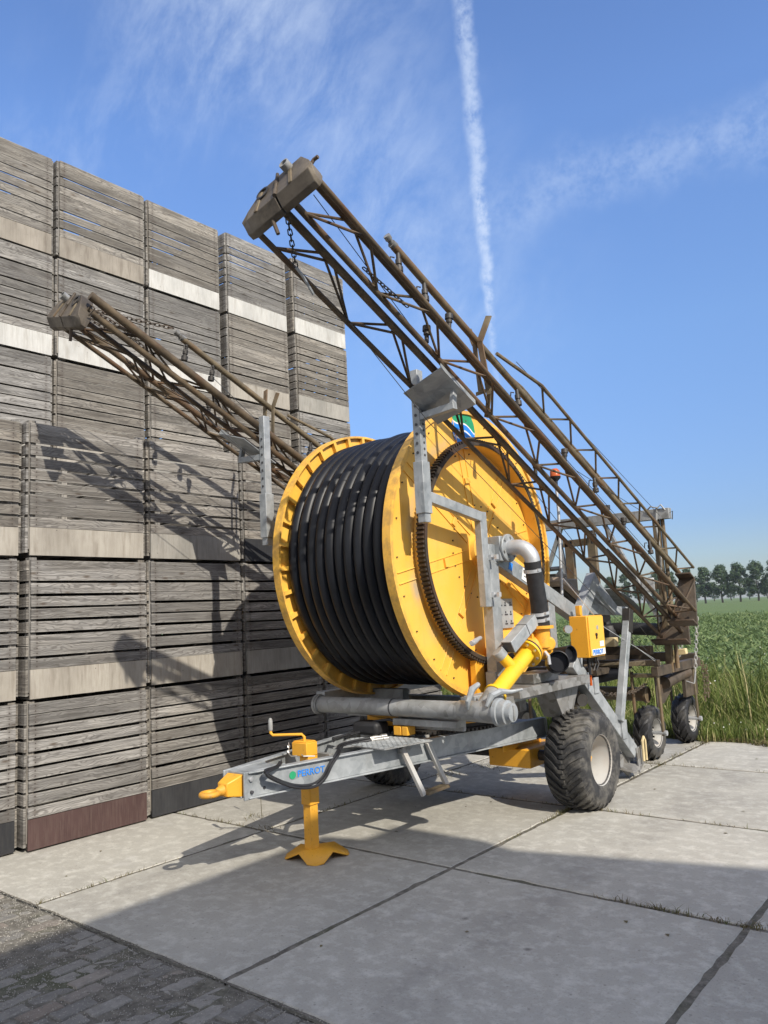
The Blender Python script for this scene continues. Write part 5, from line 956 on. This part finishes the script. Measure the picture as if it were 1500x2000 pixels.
for (p, q) in (((-4.72, GY, 2.84), (-5.1, GY, 2.0)), ((-4.12, GY, 2.84), (-3.50, GY, 1.55)), ((-4.78, GY, 2.84), (-4.60, GY, 1.4))): b = MB(); b.bar(p, q, .05, .05, (0, 1, 0)); b.build('gantry_strut', 'galv_d', gan, .003)
b = MB(); b.lathe((-4.05, GY, 2.92), (0, 0, 1), [(0, .02), (.08, .022), (.08, .036), (.14, .036), (.14, 0)], 12); b.build('nozzle', 'iron', gan)
b = MB(); b.lathe((-4.24, GY - .1, 2.70), (0, 0, 1), [(-.12, .03), (0, .03), (0, .038), (.05, .038), (.05, 0)], 12); b.build('nozzle', 'iron', gan)
b = MB(); b.tube([(-3.40, GY - .05, 2.95), (-3.42, GY - .07, 2.7), (-3.40, GY - .06, 2.4), (-3.42, GY - .06, 2.1)], .012, 6); b.tube([(-3.52, GY - .06, 2.92), (-3.46, GY - .08, 2.96), (-3.38, GY - .08, 2.93), (-3.34, GY - .07, 2.97), (-3.30, GY - .05, 2.9)], .010, 6); b.build('rope_lashing', 'galv_d', gan)
b = MB(); b.tube([(-3.28, GY, 2.86), (-3.22, GY - .02, 2.88), (-3.24, GY, 2.78)], .006, 5); b.build('wire_end', 'wire', gan)
# cart frame: rails, cross beams
b = MB(); b.bar((-3.45, 8.95, 1.0), (-3.45, 10.45, 1.0), .08, .11); b.bar((-5.45, 8.95, 1.0), (-5.45, 10.45, 1.0), .08, .11); b.bx(-5.5, -3.42, 9.0, 9.08, 1.06, 1.13); b.bx(-5.5, -3.42, 9.42, 9.52, 1.08, 1.19); b.bx(-5.5, -3.42, 10.3, 10.4, 1.02, 1.12); b.bx(-4.9, -3.5, 9.02, 9.12, 1.19, 1.29); b.bx(-4.95, -3.95, 8.35, 8.43, 1.02, 1.10); b.bx(-4.1, -3.9, 8.4, 9.4, 1.0, 1.07); b.bar((-4.25, 8.9, 1.28), (-4.05, 8.85, .98), .05, .06); b.build('cart_frame', 'rust_d', CA, .005)
b = MB(); b.bar((-4.75, 8.55, 1.05), (-3.55, 8.95, 1.10), .10, .05); b.bar((-4.6, 8.5, 1.07), (-3.7, 8.8, 1.115), .05, .03); b.build('cross_plank', 'rust_o', CA, .004)
b = MB(); b.tube([(-5.0, 9.30, .72), (-3.70, 9.30, .70)], .082, 18); b.build('water_pipe', 'rust_o', CA)
b = MB(); b.lathe((-3.70, 9.30, .70), (1, 0, 0), [(-.03, .08), (-.03, .097), (.01, .097), (.01, .08)], 18); b.build('pipe_collar', 'rust_o', CA)
b = MB(); b.prism([(-3.60, 9.30, .98), (-3.60, 9.95, .98), (-3.60, 9.80, .70), (-3.60, 9.55, .58), (-3.60, 9.30, .55)], (.012, 0, 0)); b.tube([(-3.55, 9.5, .82), (-3.5, 9.9, .88), (-3.48, 10.1, .9)], .075, 14); b.bx(-3.5, -3.46, 9.95, 10.40, .60, .95); b.build('gusset_plate', 'rust_d', CA)
b = MB(); b.tube([(-4.55, 8.62, .96), (-4.1, 8.72, .97), (-3.72, 8.85, 1.0)], [.06, .10, .05], 12); b.build('black_tank', 'hose', CA)
b = MB(); b.lathe((-4.05, 9.1, 1.20), (0, 0, 1), [(0, .05), (.06, .07), (.14, .13), (.28, .15), (.34, .12), (.36, .06), (.45, .05), (.45, 0)], 20); b.tube([(-4.3, 9.1, 1.52), (-4.05, 9.1, 1.5), (-3.8, 9.12, 1.50), (-3.45, 9.2, 1.47)], [.05, .07, .075, .075], 14); b.lathe((-4.0, 9.0, 1.64), unit((.4, -1, 0)), [(0, .055), (.02, .055), (.02, 0)], 16); b.build('water_inlet', 'rubber', CA)
b = MB(); b.bx(-4.03, -3.9, 8.95, 9.07, 1.292, 1.40); b.build('wood_block', 'cream', CA, .006)
b = MB(); b.bar((-3.46, 9.6, 1.17), (-3.28, 9.6, 1.19), .07, .07); b.bar((-3.50, 9.5, 1.10), (-3.38, 9.5, 1.10), .1, .08); b.build('hinge_stub', 'cream', CA, .01)
# cart wheels in their forks
for (x, y, sg, nm) in ((-3.60, 9.02, 1, 1), (-3.61, 10.27, 1, 1), (-5.30, 9.02, -1, 0), (-5.29, 10.27, -1, 0)):
    wheel((x, y, .302), .285, .20, .165, CA, sg, 14, .026, 'tyre2', 'rim', .55, .13, 'cart_wheel')
    b = MB(); o_ = sg * .155
    b.bar((x + o_, y - .0, .99), (x + o_, y + .02, .27), .055, .02, (1, 0, 0)); b.bar((x - o_, y - .0, .99), (x - o_, y, .27), .055, .02, (1, 0, 0)); b.bx(x - .16, x + .16, y - .05, y + .05, .93, .97); fk = b.build('wheel_fork', 'rust_o', CA, .003)
    b = MB(); b.tube([(x + sg * .19, y + .01, .302), (x - sg * .19, y + .01, .302)], .022, 10); b.lathe((x + sg * .175, y + .01, .302), (sg, 0, 0), [(0, .03), (.025, .03), (.025, 0)], 8); b.build('axle_bolt', 'galv_b', fk)
# chains on the cart
def cchain(pts, mat, ln=.06): b = MB(); b.chain(pts, ln, .034, .0055); return b.build('chain', mat, CA)
cchain([PY(1361, 1205, 10.1), PY(1360, 1250, 10.1), PY(1358, 1312, 10.1)], 'rim'); cchain([PY(1328, 1203, 9.7), PY(1333, 1225, 9.7), PY(1331, 1250, 9.7), PY(1326, 1282, 9.7), PY(1321, 1296, 9.7)], 'rim')
cchain([PX(1160, 1345, -3.5), PX(1185, 1356, -3.6), PX(1215, 1357, -3.6), PX(1240, 1350, -3.6), PX(1262, 1336, -3.6)], 'rust_d'); cchain([V(-3.40, 10.46, 1.0), V(-3.39, 10.47, .75), V(-3.40, 10.46, .5)], 'rust_o', .07); cchain([V(-3.36, 10.47, .95), V(-3.35, 10.48, .7), V(-3.36, 10.47, .55)], 'rust_o', .07)
cchain([PX(1228, 1215, -3.45), PX(1232, 1245, -3.45), PX(1238, 1266, -3.45)], 'iron', .05)
b = MB(); b.tube([PY(1321, 1296, 9.7), PY(1308, 1306, 9.7)], .012, 6); b.tube([PY(1358, 1312, 10.1), PY(1356, 1335, 10.1)], .01, 6); b.build('turnbuckle', 'galv_b', CA)
for P in ([PY(1308, 1306, 9.7), PX(1180, 1225, -3.3), PX(1100, 1130, -3.4)], [PY(1356, 1335, 10.1), PY(1325, 1325, 9.9), PX(1240, 1262, -3.4)]): b = MB(); b.tube(P, .004, 5); b.build('stay_wire', 'galv_b', CA)

# ------------------------------------------------------------------ thin summer air over the fields
hm = bpy.data.materials.new('summer_air'); hm.use_nodes = True; hn = hm.node_tree; hn.nodes.remove(hn.nodes['Principled BSDF'])
pv = hn.nodes.new('ShaderNodeVolumePrincipled'); pv.inputs['Color'].default_value = (0.86, 0.93, 1.0, 1); pv.inputs['Density'].default_value = 0.00016; pv.inputs['Anisotropy'].default_value = 0.2
hn.links.new(pv.outputs[0], hn.nodes['Material Output'].inputs['Volume'])
b = MB(); b.bx(-2600, 2600, -70, 3300, -1.2, 24); tag(b.build('haze', hm), kind='stuff')
